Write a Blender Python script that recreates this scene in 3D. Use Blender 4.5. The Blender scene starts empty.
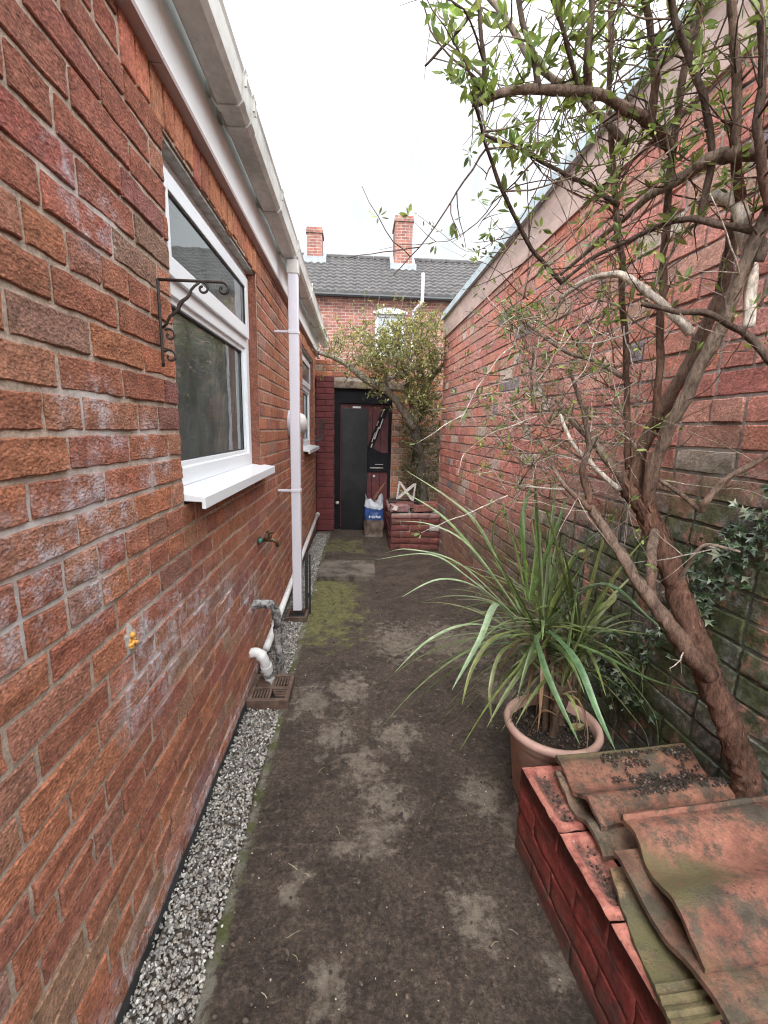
import bpy, bmesh, math, random
from mathutils import Vector, Matrix, noise, Quaternion
random.seed(7)
SC = bpy.context.scene
COL = SC.collection
R_ = random.Random(11)
def U(a, b): return R_.uniform(a, b)

# ------------------------------------------------------------------ camera
F = 440.0; CX, CY, H = 384, 512, 1.37
PSI, TH, ROLL = math.radians(3.691), math.radians(10.604), math.radians(1.3)
FW = Vector((math.sin(PSI)*math.cos(TH), math.cos(PSI)*math.cos(TH), -math.sin(TH)))
RT = Vector((math.cos(PSI), -math.sin(PSI), 0)); UP = RT.cross(FW)
CAMP = Vector((0, 0, H))
def ray(px, py):
    x, y = px-CX, py-CY
    a = x*math.cos(ROLL)+y*math.sin(ROLL); b = -x*math.sin(ROLL)+y*math.cos(ROLL)
    return RT*(a/F)-UP*(b/F)+FW
def at(px, py, Y):
    """the point of the yard seen at a picture position, at depth Y metres along the passage"""
    d = ray(px, py); return CAMP+d*(Y/d.y)
def atz(px, py, z):
    d = ray(px, py); return CAMP+d*((z-H)/d.z)
def atx(px, py, x):
    d = ray(px, py); return CAMP+d*(x/d.x)

cd = bpy.data.cameras.new('camera'); cam = bpy.data.objects.new('camera', cd); COL.objects.link(cam)
cr, sr = math.cos(ROLL), math.sin(ROLL)
rx = RT*cr+UP*sr; ux = RT*(-sr)+UP*cr
M = Matrix((rx, ux, -FW)).transposed().to_4x4(); M.translation = CAMP
cam.matrix_world = M
cd.sensor_fit = 'VERTICAL'; cd.sensor_height = 36; cd.lens = F/1024*36
cd.clip_start = .02; cd.clip_end = 2000
SC.camera = cam

# ------------------------------------------------------------------ tagging
def tag(o, label=None, cat=None, group=None, kind=None):
    if label: o['label'] = label
    if cat: o['category'] = cat
    if group: o['group'] = group
    if kind: o['kind'] = kind
    elif label: o['kind'] = 'thing'
    return o
WL = {}
def thing(name, loc, label, cat, group=None):
    o = bpy.data.objects.new(name, None); COL.objects.link(o); o.location = loc
    o.empty_display_size = .05
    WL[o.name] = Vector(loc); return tag(o, label, cat, group)

# ------------------------------------------------------------------ mesh collector
class MB:
    def __init__(s): s.v = []; s.f = []; s.c = []; s.m = []; s.col = (1, 1, 1, 0); s.mi = 0
    def pt(s, p, col=None):
        s.v.append(Vector(p)); s.c.append(col or s.col); return len(s.v)-1
    def face(s, *i): s.f.append(i); s.m.append(s.mi)
    def quad(s, a, b, c, d, col=None):
        s.face(*[s.pt(p, col) for p in (a, b, c, d)])
    def box(s, lo, hi, mat=None, col=None):
        x0, y0, z0 = lo; x1, y1, z1 = hi
        P = [(x0, y0, z0), (x1, y0, z0), (x1, y1, z0), (x0, y1, z0), (x0, y0, z1), (x1, y0, z1), (x1, y1, z1), (x0, y1, z1)]
        i = [s.pt(mat @ Vector(p) if mat else p, col) for p in P]
        for q in ((0, 3, 2, 1), (4, 5, 6, 7), (0, 1, 5, 4), (1, 2, 6, 5), (2, 3, 7, 6), (3, 0, 4, 7)): s.face(*[i[k] for k in q])
        return i
    def tube(s, path, rad, seg=8, cap=True, jit=0, col=None, sq=False):
        P = [Vector(p) for p in path]; n = len(P)
        if not isinstance(rad, (list, tuple)): rad = [rad]*n
        t = (P[1]-P[0]).normalized()
        a = t.orthogonal().normalized() if not sq else (Vector((0, 0, 1)).cross(t) if abs(t.z) < .9 else Vector((1, 0, 0))).normalized()
        rings = []
        for k in range(n):
            d = (P[min(k+1, n-1)]-P[max(k-1, 0)])
            if d.length < 1e-7: d = t
            d.normalize(); a = a-d*a.dot(d)
            if a.length < 1e-6: a = d.orthogonal()
            a.normalize(); b = d.cross(a)
            ring = []
            for j in range(seg):
                w = 2*math.pi*(j+(.5 if sq else 0))/seg
                r = rad[k]*(1+(jit*noise.noise(P[k]*25+Vector((math.cos(w), math.sin(w), k*.3))*1.7) if jit else 0))
                ring.append(s.pt(P[k]+(a*math.cos(w)+b*math.sin(w))*r, col(k/(n-1)) if callable(col) else col))
            rings.append(ring)
        for k in range(n-1):
            for j in range(seg):
                s.face(rings[k][j], rings[k][(j+1) % seg], rings[k+1][(j+1) % seg], rings[k+1][j])
        if cap:
            s.face(*reversed(rings[0])); s.face(*rings[-1])
    def lathe(s, prof, c, seg=32, col=None, axis=None):
        rings = []
        for r, z in prof:
            rings.append([s.pt(Vector(c)+(axis @ Vector((r*math.cos(2*math.pi*j/seg), r*math.sin(2*math.pi*j/seg), z)) if axis else Vector((r*math.cos(2*math.pi*j/seg), r*math.sin(2*math.pi*j/seg), z))), col) for j in range(seg)])
        for k in range(len(rings)-1):
            for j in range(seg):
                s.face(rings[k][j], rings[k][(j+1) % seg], rings[k+1][(j+1) % seg], rings[k+1][j])
        return rings
    def grid(s, fn, nu, nv, colfn=None):
        ids = []
        for i in range(nu+1):
            row = []
            for j in range(nv+1):
                p = fn(i/nu, j/nv); row.append(s.pt(p, colfn(p) if colfn else None))
            ids.append(row)
        for i in range(nu):
            for j in range(nv): s.face(ids[i][j], ids[i+1][j], ids[i+1][j+1], ids[i][j+1])
        return ids
    def leaf(s, p, d, nrm, L, W, col=None, fold=.25, droop=.0):
        d = d.normalized(); sd = d.cross(nrm)
        if sd.length < 1e-5: sd = d.orthogonal()
        sd.normalize(); n = sd.cross(d)
        b = s.pt(p, col); t = s.pt(p+d*L-n*L*droop, col); m1 = s.pt(p+d*L*.3-n*W*fold, col); m2 = s.pt(p+d*L*.68-n*(W*fold+L*droop*.5), col)
        l1 = s.pt(p+d*L*.3+sd*W*.46, col); l2 = s.pt(p+d*L*.66+sd*W*.42-n*L*droop*.5, col); r1 = s.pt(p+d*L*.3-sd*W*.46, col); r2 = s.pt(p+d*L*.66-sd*W*.42-n*L*droop*.5, col)
        s.face(b, m1, l1); s.face(m1, m2, l2, l1); s.face(m2, t, l2); s.face(b, r1, m1); s.face(m1, r1, r2, m2); s.face(m2, r2, t)
    def merge(s, o):
        b = len(s.v); s.v += o.v; s.c += o.c; s.m += o.m; s.f += [tuple(i+b for i in f) for f in o.f]
    def build(s, name, mats, parent=None, bevel=0, smooth=False, origin=None, weld=False, sharp=None):
        me = bpy.data.meshes.new(name)
        if parent is not None: off = WL[parent.name]
        elif origin is not None: off = Vector(origin)
        else:
            xs = [v.x for v in s.v]; ys = [v.y for v in s.v]; zs = [v.z for v in s.v]
            off = Vector(((min(xs)+max(xs))/2, (min(ys)+max(ys))/2, min(zs)))
        me.from_pydata([v-off for v in s.v], [], s.f)
        ca = me.color_attributes.new('tint', 'FLOAT_COLOR', 'POINT')
        flat = []
        for c in s.c: flat.extend(c if len(c) == 4 else (*c, 0))
        ca.data.foreach_set('color', flat)
        me.polygons.foreach_set('material_index', s.m)
        for m in (mats if isinstance(mats, (list, tuple)) else [mats]): me.materials.append(m)
        if bevel or weld:
            bm = bmesh.new(); bm.from_mesh(me)
            if weld: bmesh.ops.remove_doubles(bm, verts=bm.verts, dist=1e-5)
            if bevel:
                bmesh.ops.bevel(bm, geom=[e for e in bm.edges if len(e.link_faces) == 2 and e.calc_face_angle(0) > .5], offset=bevel, segments=2, affect='EDGES', profile=.6, clamp_overlap=True)
            bm.to_mesh(me); bm.free()
        if smooth: me.polygons.foreach_set('use_smooth', [True]*len(me.polygons))
        if sharp: me.set_sharp_from_angle(angle=sharp)
        me.update()
        o = bpy.data.objects.new(name, me); COL.objects.link(o)
        if parent is not None: o.parent = parent; WL[o.name] = off
        else: o.location = off; WL[o.name] = off
        return o
def cat_rom(P, n=6):
    P = [Vector(p) for p in P]; out = []
    for i in range(len(P)-1):
        a = P[max(i-1, 0)]; b = P[i]; c = P[i+1]; d = P[min(i+2, len(P)-1)]
        for k in range(n):
            t = k/n
            out.append(.5*((2*b)+(c-a)*t+(2*a-5*b+4*c-d)*t*t+(3*b-a-3*c+d)*t**3))
    out.append(P[-1]); return out
def lerp(a, b, t): return a+(b-a)*t
def sstep(a, b, x):
    t = max(0, min(1, (x-a)/(b-a))); return t*t*(3-2*t)
def nz(p, sc=1.0, off=0): return noise.noise(Vector(p)*sc+Vector((off, off*1.7, off*.3)))

# ------------------------------------------------------------------ materials
class N:
    def __init__(s, name):
        s.mat = bpy.data.materials.new(name); s.mat.use_nodes = True
        s.t = s.mat.node_tree; s.t.nodes.clear()
        s.out = s.n('ShaderNodeOutputMaterial'); s.b = s.n('ShaderNodeBsdfPrincipled')
        s.l(s.b.outputs[0], s.out.inputs[0]); s._pos = None; s._att = None
    def n(s, typ, **kw):
        x = s.t.nodes.new(typ)
        for k, v in kw.items(): setattr(x, k, v)
        return x
    def l(s, a, b): s.t.links.new(a, b)
    def val(s, sock, v):
        if hasattr(v, 'is_output'): s.l(v, sock)
        elif isinstance(v, (tuple, list)):
            sock.default_value = (*v, 1) if len(v) == 3 and sock.type == 'RGBA' else v
        else: sock.default_value = v
    @property
    def pos(s):
        if not s._pos: s._pos = s.n('ShaderNodeNewGeometry').outputs['Position']
        return s._pos
    def att(s, what='Color'):
        if not s._att: s._att = s.n('ShaderNodeAttribute', attribute_name='tint')
        return s._att.outputs[what]
    def scale(s, v, vec=(1, 1, 1)):
        m = s.n('ShaderNodeVectorMath', operation='MULTIPLY'); s.val(m.inputs[0], v); m.inputs[1].default_value = vec; return m.outputs[0]
    def noise(s, scale, detail=4, rough=.6, vec=None, dist=0):
        m = s.n('ShaderNodeTexNoise'); s.l(vec if vec is not None else s.pos, m.inputs['Vector'])
        m.inputs['Scale'].default_value = scale; m.inputs['Detail'].default_value = detail; m.inputs['Roughness'].default_value = rough; m.inputs['Distortion'].default_value = dist
        return m.outputs['Fac']
    def voro(s, scale, feat='F1', out='Distance', vec=None):
        m = s.n('ShaderNodeTexVoronoi', feature=feat); s.l(vec if vec is not None else s.pos, m.inputs['Vector']); m.inputs['Scale'].default_value = scale
        return m.outputs[out]
    def math(s, op, a, b=0.0, c=None, clamp=False):
        m = s.n('ShaderNodeMath', operation=op, use_clamp=clamp); s.val(m.inputs[0], a); s.val(m.inputs[1], b)
        if c is not None: s.val(m.inputs[2], c)
        return m.outputs[0]
    def ss(s, x, a, b, lo=0.0, hi=1.0):
        m = s.n('ShaderNodeMapRange', interpolation_type='SMOOTHSTEP'); s.val(m.inputs[0], x)
        for k, v in zip((1, 2, 3, 4), (a, b, lo, hi)): m.inputs[k].default_value = v
        return m.outputs[0]
    def mix(s, f, a, b, mode='MIX'):
        m = s.n('ShaderNodeMix', data_type='RGBA', blend_type=mode); s.val(m.inputs[0], f); s.val(m.inputs[6], a); s.val(m.inputs[7], b); return m.outputs[2]
    def xyz(s, v=None):
        m = s.n('ShaderNodeSeparateXYZ'); s.l(v if v is not None else s.pos, m.inputs[0]); return m.outputs
    def rgb(s, c):
        m = s.n('ShaderNodeSeparateColor'); s.l(c, m.inputs[0]); return m.outputs
    def mulv(s, c, f):  # colour times value
        m = s.n('ShaderNodeVectorMath', operation='SCALE'); s.val(m.inputs[0], c); s.val(m.inputs[3], f); return m.outputs[0]
    def fin(s, color=None, rough=.8, bump=None, bstr=.3, bdist=.01, metal=0, spec=None):
        if color is not None: s.val(s.b.inputs['Base Color'], color)
        s.val(s.b.inputs['Roughness'], rough); s.val(s.b.inputs['Metallic'], metal)
        if spec is not None: s.b.inputs['Specular IOR Level'].default_value = spec
        if bump is not None:
            m = s.n('ShaderNodeBump'); m.inputs['Strength'].default_value = bstr; m.inputs['Distance'].default_value = bdist
            s.l(bump, m.inputs['Height']); s.l(m.outputs[0], s.b.inputs['Normal'])
        return s.mat
def simple(name, col, rough=.6, var=.25, sc=8, bump=.0, bsc=60, bd=.003, metal=0, dirt=None, dsc=3, dlo=.5, dhi=.7, spec=None):
    n = N(name); c = n.mulv(n.mix(1, col, (1, 1, 1), 'MULTIPLY'), n.ss(n.noise(sc), .25, .75, 1-var, 1+var))
    if dirt: c = n.mix(n.ss(n.noise(dsc, 6, .7), dlo, dhi), c, dirt)
    return n.fin(c, rough, n.noise(bsc, 5, .7) if bump else None, bump, bd, metal, spec)

def m_brick(name, stretch, pit=1.0, white=True, bstr=.6, moss=None):
    n = N(name); v = n.scale(n.pos, stretch)
    t = n.att('Color')
    big = n.noise(7, 4, .6); fine = n.noise(130, 6, .8, v); mid = n.noise(30, 7, .78, v)
    c = n.mulv(t, n.ss(mid, .25, .75, .62, 1.35)); c = n.mulv(c, n.ss(fine, .32, .68, .55, 1.35))
    c = n.mix(n.ss(big, .5, .75, 0, .3), c, (.24, .14, .10))
    c = n.mix(n.ss(n.noise(110, 5, .8), .57, .68, 0, .75), c, (.05, .025, .02)); c = n.mix(n.ss(n.voro(120), .16, .05, 0, .7), c, (.03, .018, .016))
    c = n.mix(n.ss(n.noise(150, 4, .75), .60, .72, 0, .6), c, (.5, .34, .26))
    if white:
        w = n.math('MULTIPLY', n.att('Alpha'), n.ss(n.math('ADD', n.noise(16, 6, .8), n.math('MULTIPLY', n.noise(60, 4, .8, v), .35)), .6, .84))
        c = n.mix(w, c, (.56, .52, .55))
    if moss:
        c = n.mix(n.math('MULTIPLY', n.att('Alpha'), n.ss(n.noise(9, 6, .75), .29, .5)), c, n.mix(n.ss(n.noise(6, 4, .7), .42, .62), n.mix(n.ss(n.noise(34, 5, .7), .4, .6), (.055, .065, .03), (.105, .12, .055)), n.mix(n.ss(n.noise(50, 5), .4, .65), (.10, .10, .085), (.24, .235, .21))))
    h = n.math('ADD', n.math('MULTIPLY', fine, 1.1), n.math('ADD', mid, n.math('MULTIPLY', n.voro(170, vec=v), .5*pit)))
    return n.fin(c, .9, h, bstr, .007, spec=.25)
def m_mortar(name, col, white=None):
    n = N(name); c = n.mulv(n.mix(1, col, (1, 1, 1), 'MULTIPLY'), n.ss(n.noise(22, 6, .75), .25, .75, .6, 1.3))
    c = n.mulv(c, n.ss(n.noise(160, 3, .7), .3, .7, .75, 1.2))
    if white: c = n.mix(n.math('MULTIPLY', n.att('Alpha'), n.ss(n.noise(9, 6, .75), .3, .5)), c, white)
    return n.fin(c, .95, n.math('ADD', n.noise(70, 6, .8), n.noise(15, 4)), .8, .006, spec=.2)
def m_leaf(name, rough=.5, trans=.3, spec=.5):
    n = N(name); t = n.att('Color'); c = n.mulv(t, n.ss(n.noise(40, 3), .3, .7, .75, 1.25))
    n.fin(c, rough, spec=spec)
    tr = n.n('ShaderNodeBsdfTranslucent'); n.l(n.mulv(c, 1.2), tr.inputs[0])
    mx = n.n('ShaderNodeMixShader'); mx.inputs[0].default_value = trans
    n.l(n.b.outputs[0], mx.inputs[1]); n.l(tr.outputs[0], mx.inputs[2]); n.l(mx.outputs[0], n.out.inputs[0]); return n.mat
def m_bark(name, stretch=(1, 1, .25), bd=.01):
    n = N(name); v = n.scale(n.pos, stretch); f = n.noise(95, 7, .8, v, .3); g = n.noise(18, 4, .6, v)
    c = n.mulv(n.att('Color'), n.ss(n.math('ADD', f, n.math('MULTIPLY', n.noise(240, 4, .75, v), .35)), .45, .9, .35, 1.6)); c = n.mulv(c, n.ss(g, .3, .7, .7, 1.25))
    c = n.mix(n.ss(n.noise(30, 5, .7), .6, .74, 0, .5), c, (.16, .15, .11))
    return n.fin(c, .9, n.math('ADD', f, n.math('MULTIPLY', n.noise(220, 3, .7, v), .4)), .9, bd, spec=.25)
def m_glass(name, tint=(.9, .95, .93)):
    n = N(name); n.t.nodes.remove(n.b)
    fr = n.n('ShaderNodeFresnel'); fr.inputs[0].default_value = 2.4
    g = n.n('ShaderNodeBsdfGlossy'); g.inputs['Roughness'].default_value = .015; g.inputs[0].default_value = (.9, .93, .93, 1)
    wv = n.n('ShaderNodeBump'); wv.inputs['Strength'].default_value = .04; wv.inputs['Distance'].default_value = .02; n.l(n.noise(5, 2), wv.inputs['Height']); n.l(wv.outputs[0], g.inputs['Normal'])
    tr = n.n('ShaderNodeBsdfTransparent'); tr.inputs[0].default_value = (*tint, 1)
    mx = n.n('ShaderNodeMixShader'); n.l(fr.outputs[0], mx.inputs[0]); n.l(tr.outputs[0], mx.inputs[1]); n.l(g.outputs[0], mx.inputs[2])
    df = n.n('ShaderNodeBsdfDiffuse'); df.inputs[0].default_value = (.45, .5, .48, 1); m2 = n.n('ShaderNodeMixShader'); n.l(n.ss(n.noise(6, 5, .7), .3, .7, .09, .2), m2.inputs[0]); n.l(mx.outputs[0], m2.inputs[1]); n.l(df.outputs[0], m2.inputs[2])  # hazy grey-green diffuse film, painted in for paler reflections on the pane
    n.l(m2.outputs[0], n.out.inputs[0]); return n.mat
def m_plastic(name, col, dirt=.25, dcol=(.25, .24, .2), rough=.35, streak=(14, 14, 2)):
    n = N(name); v = n.scale(n.pos, streak)
    c = n.mix(n.ss(n.math('ADD', n.noise(1.2, 6, .7, v), n.math('MULTIPLY', n.noise(40, 4, .7), .3)), .5, .85, 0, dirt*2), col, dcol)
    c = n.mix(n.ss(n.noise(130, 3, .7), .66, .74, 0, dirt), c, (.1, .095, .08))
    if dirt < .03: return n.fin(col, rough)
    return n.fin(c, n.ss(n.noise(12, 4), .3, .7, rough-.08, rough+.15), n.noise(30, 4), .06, .003)

MT = {}
MT['brick'] = m_brick('rustic brick', (1, .8, 1), 1.5, True, .9)
MT['soldier'] = m_brick('orange brick', (1, 1, .9), .8, True, .6)
MT['oldbrick'] = m_brick('old wall brick', (1, .8, 1), .8, False, .7, moss=True)
MT['mortar'] = m_mortar('cement mortar', (.43, .345, .275), (.56, .54, .53))
MT['oldmortar'] = m_mortar('lime mortar', (.36, .30, .27), (.10, .105, .08))
MT['upvc'] = m_plastic('white plastic window frame', (.74, .77, .79), .012, (.45, .45, .42), .25)
MT['gutter'] = m_plastic('weathered white gutter plastic', (.55, .54, .50), .42, (.25, .24, .21), .45, (3, 1.5, 3))
MT['downpipe'] = m_plastic('pale grey downpipe plastic', (.62, .61, .67), .06, (.4, .38, .36), .4)
MT['fascia'] = m_plastic('white fascia board', (.86, .89, .89), .05, (.5, .5, .46), .4, (5, 1, 5))
MT['soffit'] = m_plastic('mauve grey board edge', (.42, .33, .32), .1, (.3, .25, .22), .6)
MT['glass'] = m_glass('window glass')
MT['blackplastic'] = simple('black damp course plastic', (.018, .019, .021), .5, .3, 20, .3, 40)
MT['iron'] = simple('dark rusty iron', (.025, .018, .015), .6, .4, 30, .3, 150, .002, dirt=(.09, .04, .02), dsc=60, dlo=.55, dhi=.75)
MT['brass'] = simple('tarnished brass tap', (.10, .06, .03), .45, .4, 60, .2, 100, metal=.6)
MT['verdigris'] = simple('green painted metal', (.04, .17, .13), .5, .3, 50)
MT['pipe'] = m_plastic('dirty grey waste pipe', (.34, .33, .32), .75, (.035, .032, .03), .5, (16, 16, 16))
MT['whitepipe'] = m_plastic('white waste pipe', (.66, .66, .65), .2, (.35, .33, .3), .4)
MT['drain'] = simple('brown plastic drain', (.085, .05, .035), .65, .35, 30, .4, 120, dirt=(.16, .13, .10), dsc=25, dlo=.5, dhi=.75)
MT['room'] = simple('grey room plaster', (.55, .40, .38), .9, .1)
MT['curtain'] = simple('pale curtain', (.6, .6, .58), .9, .1)
MT['roofslate'] = simple('grey roof covering', (.10, .10, .105), .8, .3, 3, .3, 30)
MT['soil'] = simple('dark potting soil', (.025, .017, .012), .95, .5, 40, 1, 110, .012, dirt=(.075, .05, .035), dsc=90, dlo=.55, dhi=.7)
MT['lead'] = simple('pale lead flashing', (.27, .29, .32), .55, .2, 6)
MT['blackpaint'] = simple('black gate paint', (.009, .009, .012), .6, .4, 6, .15, 40, dirt=(.04, .035, .035), dsc=14, dlo=.62, dhi=.78, spec=.15)
MT['redpaintwood'] = simple('red gate paint', (.095, .018, .022), .5, .3, 12, .2, 60, dirt=(.04, .02, .02), dsc=9, dlo=.5, dhi=.75)
MT['charcoal'] = simple('charcoal board', (.016, .017, .019), .38, .4, 3, .1, 80, dirt=(.006, .006, .008), dsc=1.6, dlo=.42, dhi=.6, spec=.35)
MT['scuff'] = simple('bare pale wood', (.42, .38, .36), .8, .3, 30)
MT['stone'] = simple('grimy stone lintel', (.20, .15, .11), .95, .3, 14, .6, 60, dirt=(.07, .055, .04), dsc=8, dlo=.5, dhi=.65)
MT['bagwhite'] = simple('white plastic sack', (.48, .51, .56), .35, .15, 20, .4, 25, .01, dirt=(.3, .26, .22), dsc=10, dlo=.6, dhi=.8)
MT['bagblue'] = simple('blue printed sack', (.025, .06, .19), .35, .3, 20, .4, 25, .01)
MT['bagbrown'] = simple('brown printed sack', (.11, .08, .065), .4, .3, 20, .4, 25, .01)
MT['leaf'] = m_leaf('shrub leaf', .5, .35)
MT['strap'] = m_leaf('strap leaf', .36, .2)
MT['ivy'] = m_leaf('glossy ivy leaf', .3, .1, .6)
MT['bark'] = m_bark('reddish brown bark')
MT['deadwood'] = m_bark('pale dead wood', (1, 1, .3), .004)
MT['coping'] = simple('blue grey roof edge', (.46, .54, .58), .5, .2, 5, .1, 40, dirt=(.25, .25, .24), dsc=6, dlo=.55, dhi=.8)
def _band():
    n = N('pink cement band'); v = n.scale(n.pos, (2, .6, 2)); c = n.mix(n.ss(n.noise(5, 6, .7, v), .35, .65), (.50, .36, .31), (.34, .25, .22))
    c = n.mix(n.ss(n.noise(9, 5, .7), .55, .7, 0, .6), c, (.55, .49, .45)); return n.fin(c, .85, n.noise(50, 5), .35, .006)
MT['band'] = _band()
def _redpaint():
    n = N('worn red masonry paint'); z = n.xyz()[2]
    c = n.mix(n.ss(n.noise(10, 5, .7), .35, .7), (.25, .038, .03), (.16, .027, .023))
    chip = n.ss(n.noise(38, 6, .75), .655, .69); c = n.mix(n.math('MULTIPLY', chip, .8), c, (.42, .25, .2)); c = n.mulv(c, n.ss(n.noise(60, 6, .8), .35, .65, .65, 1.35))
    c = n.mix(n.math('MULTIPLY', n.ss(n.noise(16, 6, .75), .5, .68), .8), c, (.045, .022, .018))
    low = n.math('MULTIPLY', n.ss(z, .16, .0), n.ss(n.noise(14, 5, .7), .3, .65)); c = n.mix(low, c, (.06, .05, .035))
    return n.fin(c, n.ss(n.noise(25, 4), .3, .7, .55, .85), n.math('ADD', n.noise(22, 6, .75), n.noise(110, 5, .8)), .7, .008)
MT['redpaint'] = _redpaint()
MT['pierpaint'] = simple('dark red pier paint', (.125, .024, .026), .75, .3, 10, .5, 60, dirt=(.05, .02, .018), dsc=9, dlo=.5, dhi=.72)
def _rim():
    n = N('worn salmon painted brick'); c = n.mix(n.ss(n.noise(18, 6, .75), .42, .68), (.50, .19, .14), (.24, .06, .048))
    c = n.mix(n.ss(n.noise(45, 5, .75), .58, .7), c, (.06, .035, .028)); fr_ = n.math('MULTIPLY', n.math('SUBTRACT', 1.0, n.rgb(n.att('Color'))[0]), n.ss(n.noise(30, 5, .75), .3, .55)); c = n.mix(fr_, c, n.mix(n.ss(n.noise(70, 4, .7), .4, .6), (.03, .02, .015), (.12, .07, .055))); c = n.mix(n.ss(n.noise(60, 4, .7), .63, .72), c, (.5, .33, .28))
    return n.fin(c, .85, n.noise(60, 6, .8), .8, .008)
MT['rim'] = _rim()
def _tile():
    n = N('lichened clay roof tile'); t = n.att('Color')
    c = n.mulv(t, n.ss(n.noise(14, 7, .8), .3, .7, .38, 1.12)); c = n.mulv(c, n.ss(n.noise(4, 4, .6), .35, .65, .72, 1.1))
    c = n.mix(n.math('MULTIPLY', n.ss(n.noise(8, 8, .8), .45, .58), .92), c, n.mix(n.ss(n.noise(26, 5, .7), .4, .6), (.085, .078, .055), (.05, .042, .032)))
    c = n.mix(n.ss(n.noise(50, 6, .8), .58, .68), c, (.035, .022, .02)); c = n.mix(n.ss(n.noise(55, 4, .7), .66, .78, 0, .4), c, (.45, .29, .22))
    c = n.mix(n.math('MULTIPLY', n.att('Alpha'), n.ss(n.noise(18, 5, .7), .3, .6)), c, (.13, .115, .05))
    return n.fin(c, .88, n.math('ADD', n.noise(45, 7, .8), n.noise(160, 4, .7)), .8, .008)
MT['tile'] = _tile()
MT['pot'] = simple('faded terracotta plastic', (.50, .32, .265), .6, .18, 9, .12, 60, dirt=(.12, .085, .06), dsc=11, dlo=.58, dhi=.8)
MT['stem'] = m_bark('fibrous plant stem')
def _ground():
    n = N('muddy wet concrete'); a = n.rgb(n.att('Color'))
    f = n.noise(34, 7, .75); g = n.noise(5, 6, .7); pep = n.noise(190, 4, .7)
    c = n.mix(n.ss(g, .35, .65), (.034, .024, .018), (.068, .048, .036)); c = n.mix(n.ss(f, .46, .7), c, (.11, .082, .060))
    c = n.mulv(c, n.ss(n.noise(75, 6, .82), .34, .66, .45, 1.5))
    lm = n.ss(n.math('ADD', a[0], n.math('MULTIPLY', n.math('SUBTRACT', n.noise(15, 9, .8, dist=.12), .5), 2.3)), .36, .66)
    c = n.mix(n.math('MULTIPLY', lm, .85), c, n.mix(n.ss(f, .3, .7), (.115, .09, .068), (.235, .195, .155)))
    mm = n.ss(n.math('ADD', a[1], n.math('MULTIPLY', n.math('SUBTRACT', n.noise(8, 8, .78), .5), 3.2)), .35, .75)
    c = n.mix(n.math('MULTIPLY', mm, .9), c, n.mix(n.ss(n.noise(30, 6, .7), .35, .65), (.075, .075, .022), (.175, .165, .062)))
    em = n.ss(n.math('ADD', a[2], n.math('MULTIPLY', n.math('SUBTRACT', n.noise(24, 6, .75), .5), 1.4)), .45, .7)
    c = n.mix(n.math('MULTIPLY', em, .85), c, n.mix(n.ss(n.noise(12, 4), .42, .58), (.20, .19, .15), (.085, .095, .032)))
    c = n.mix(n.ss(pep, .67, .73), c, (.26, .22, .18)); c = n.mix(n.ss(n.noise(120, 4, .7), .62, .72), c, (.012, .009, .007))
    return n.fin(c, n.ss(g, .35, .65, .5, .85), n.math('ADD', n.math('MULTIPLY', f, 1.4), n.math('ADD', n.noise(95, 5, .8), g)), .8, .012, spec=.4)
MT['ground'] = _ground()
def _grav():
    n = N('grey stone chippings'); c = n.mulv(n.att('Color'), n.ss(n.noise(140, 4, .7), .3, .7, .7, 1.25)); return n.fin(c, .8, n.noise(200, 4), .3, .003)
MT['gravel'] = _grav()
def _farbrick():
    n = N('distant terrace brick'); x = n.xyz(); cb = n.n('ShaderNodeCombineXYZ'); n.l(n.math('ADD', x[0], x[1]), cb.inputs[0]); n.l(x[2], cb.inputs[1])
    b = n.n('ShaderNodeTexBrick'); n.l(cb.outputs[0], b.inputs['Vector']); b.inputs['Scale'].default_value = 1
    b.inputs['Brick Width'].default_value = .235; b.inputs['Row Height'].default_value = .08; b.inputs['Mortar Size'].default_value = .008; b.inputs['Bias'].default_value = -.1
    for k, v in (('Color1', (.30, .12, .09)), ('Color2', (.17, .075, .065)), ('Mortar', (.34, .28, .24))): b.inputs[k].default_value = (*v, 1)
    c = n.mulv(b.outputs['Color'], n.ss(n.noise(6, 6, .7), .25, .75, .65, 1.35)); c = n.mix(n.ss(n.noise(1.3, 4), .5, .75, 0, .35), c, (.30, .22, .18)); c = n.mix(n.ss(n.noise(9, 5, .7), .6, .72, 0, .6), c, (.07, .045, .04))
    return n.fin(c, .9, n.math('MULTIPLY', b.outputs['Fac'], -1), .6, .01)
MT['farbrick'] = _farbrick()
MT['fartile'] = simple('dark concrete roof tile', (.045, .041, .04), .7, .35, 4, .4, 30, dirt=(.11, .10, .095), dsc=9, dlo=.5, dhi=.7)
MT['white'] = simple('white paint', (.58, .60, .62), .5, .1)
MT['farglass'] = m_glass('far window glass', (.5, .55, .55))
MT['foam'] = simple('orange expanding foam', (.62, .30, .06), .6, .35, 60, .6, 90, .006)
MT['cement'] = simple('grey cement smear', (.34, .31, .28), .95, .3, 30, .7, 90, .006)
MT['conc'] = simple('worn concrete slab', (.13, .105, .085), .9, .3, 14, .6, 70, dirt=(.045, .035, .026), dsc=7, dlo=.45, dhi=.6)
MT['concblock'] = simple('pale concrete screen block', (.42, .40, .38), .9, .2, 20, .4, 60)
MT['chip'] = _grav2 = simple('pale flakes', (.3, .27, .22), .8, .3, 90)
SKY_LO, SKY_HI, EXPO = 6.2, 34.0, 0.88
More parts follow.
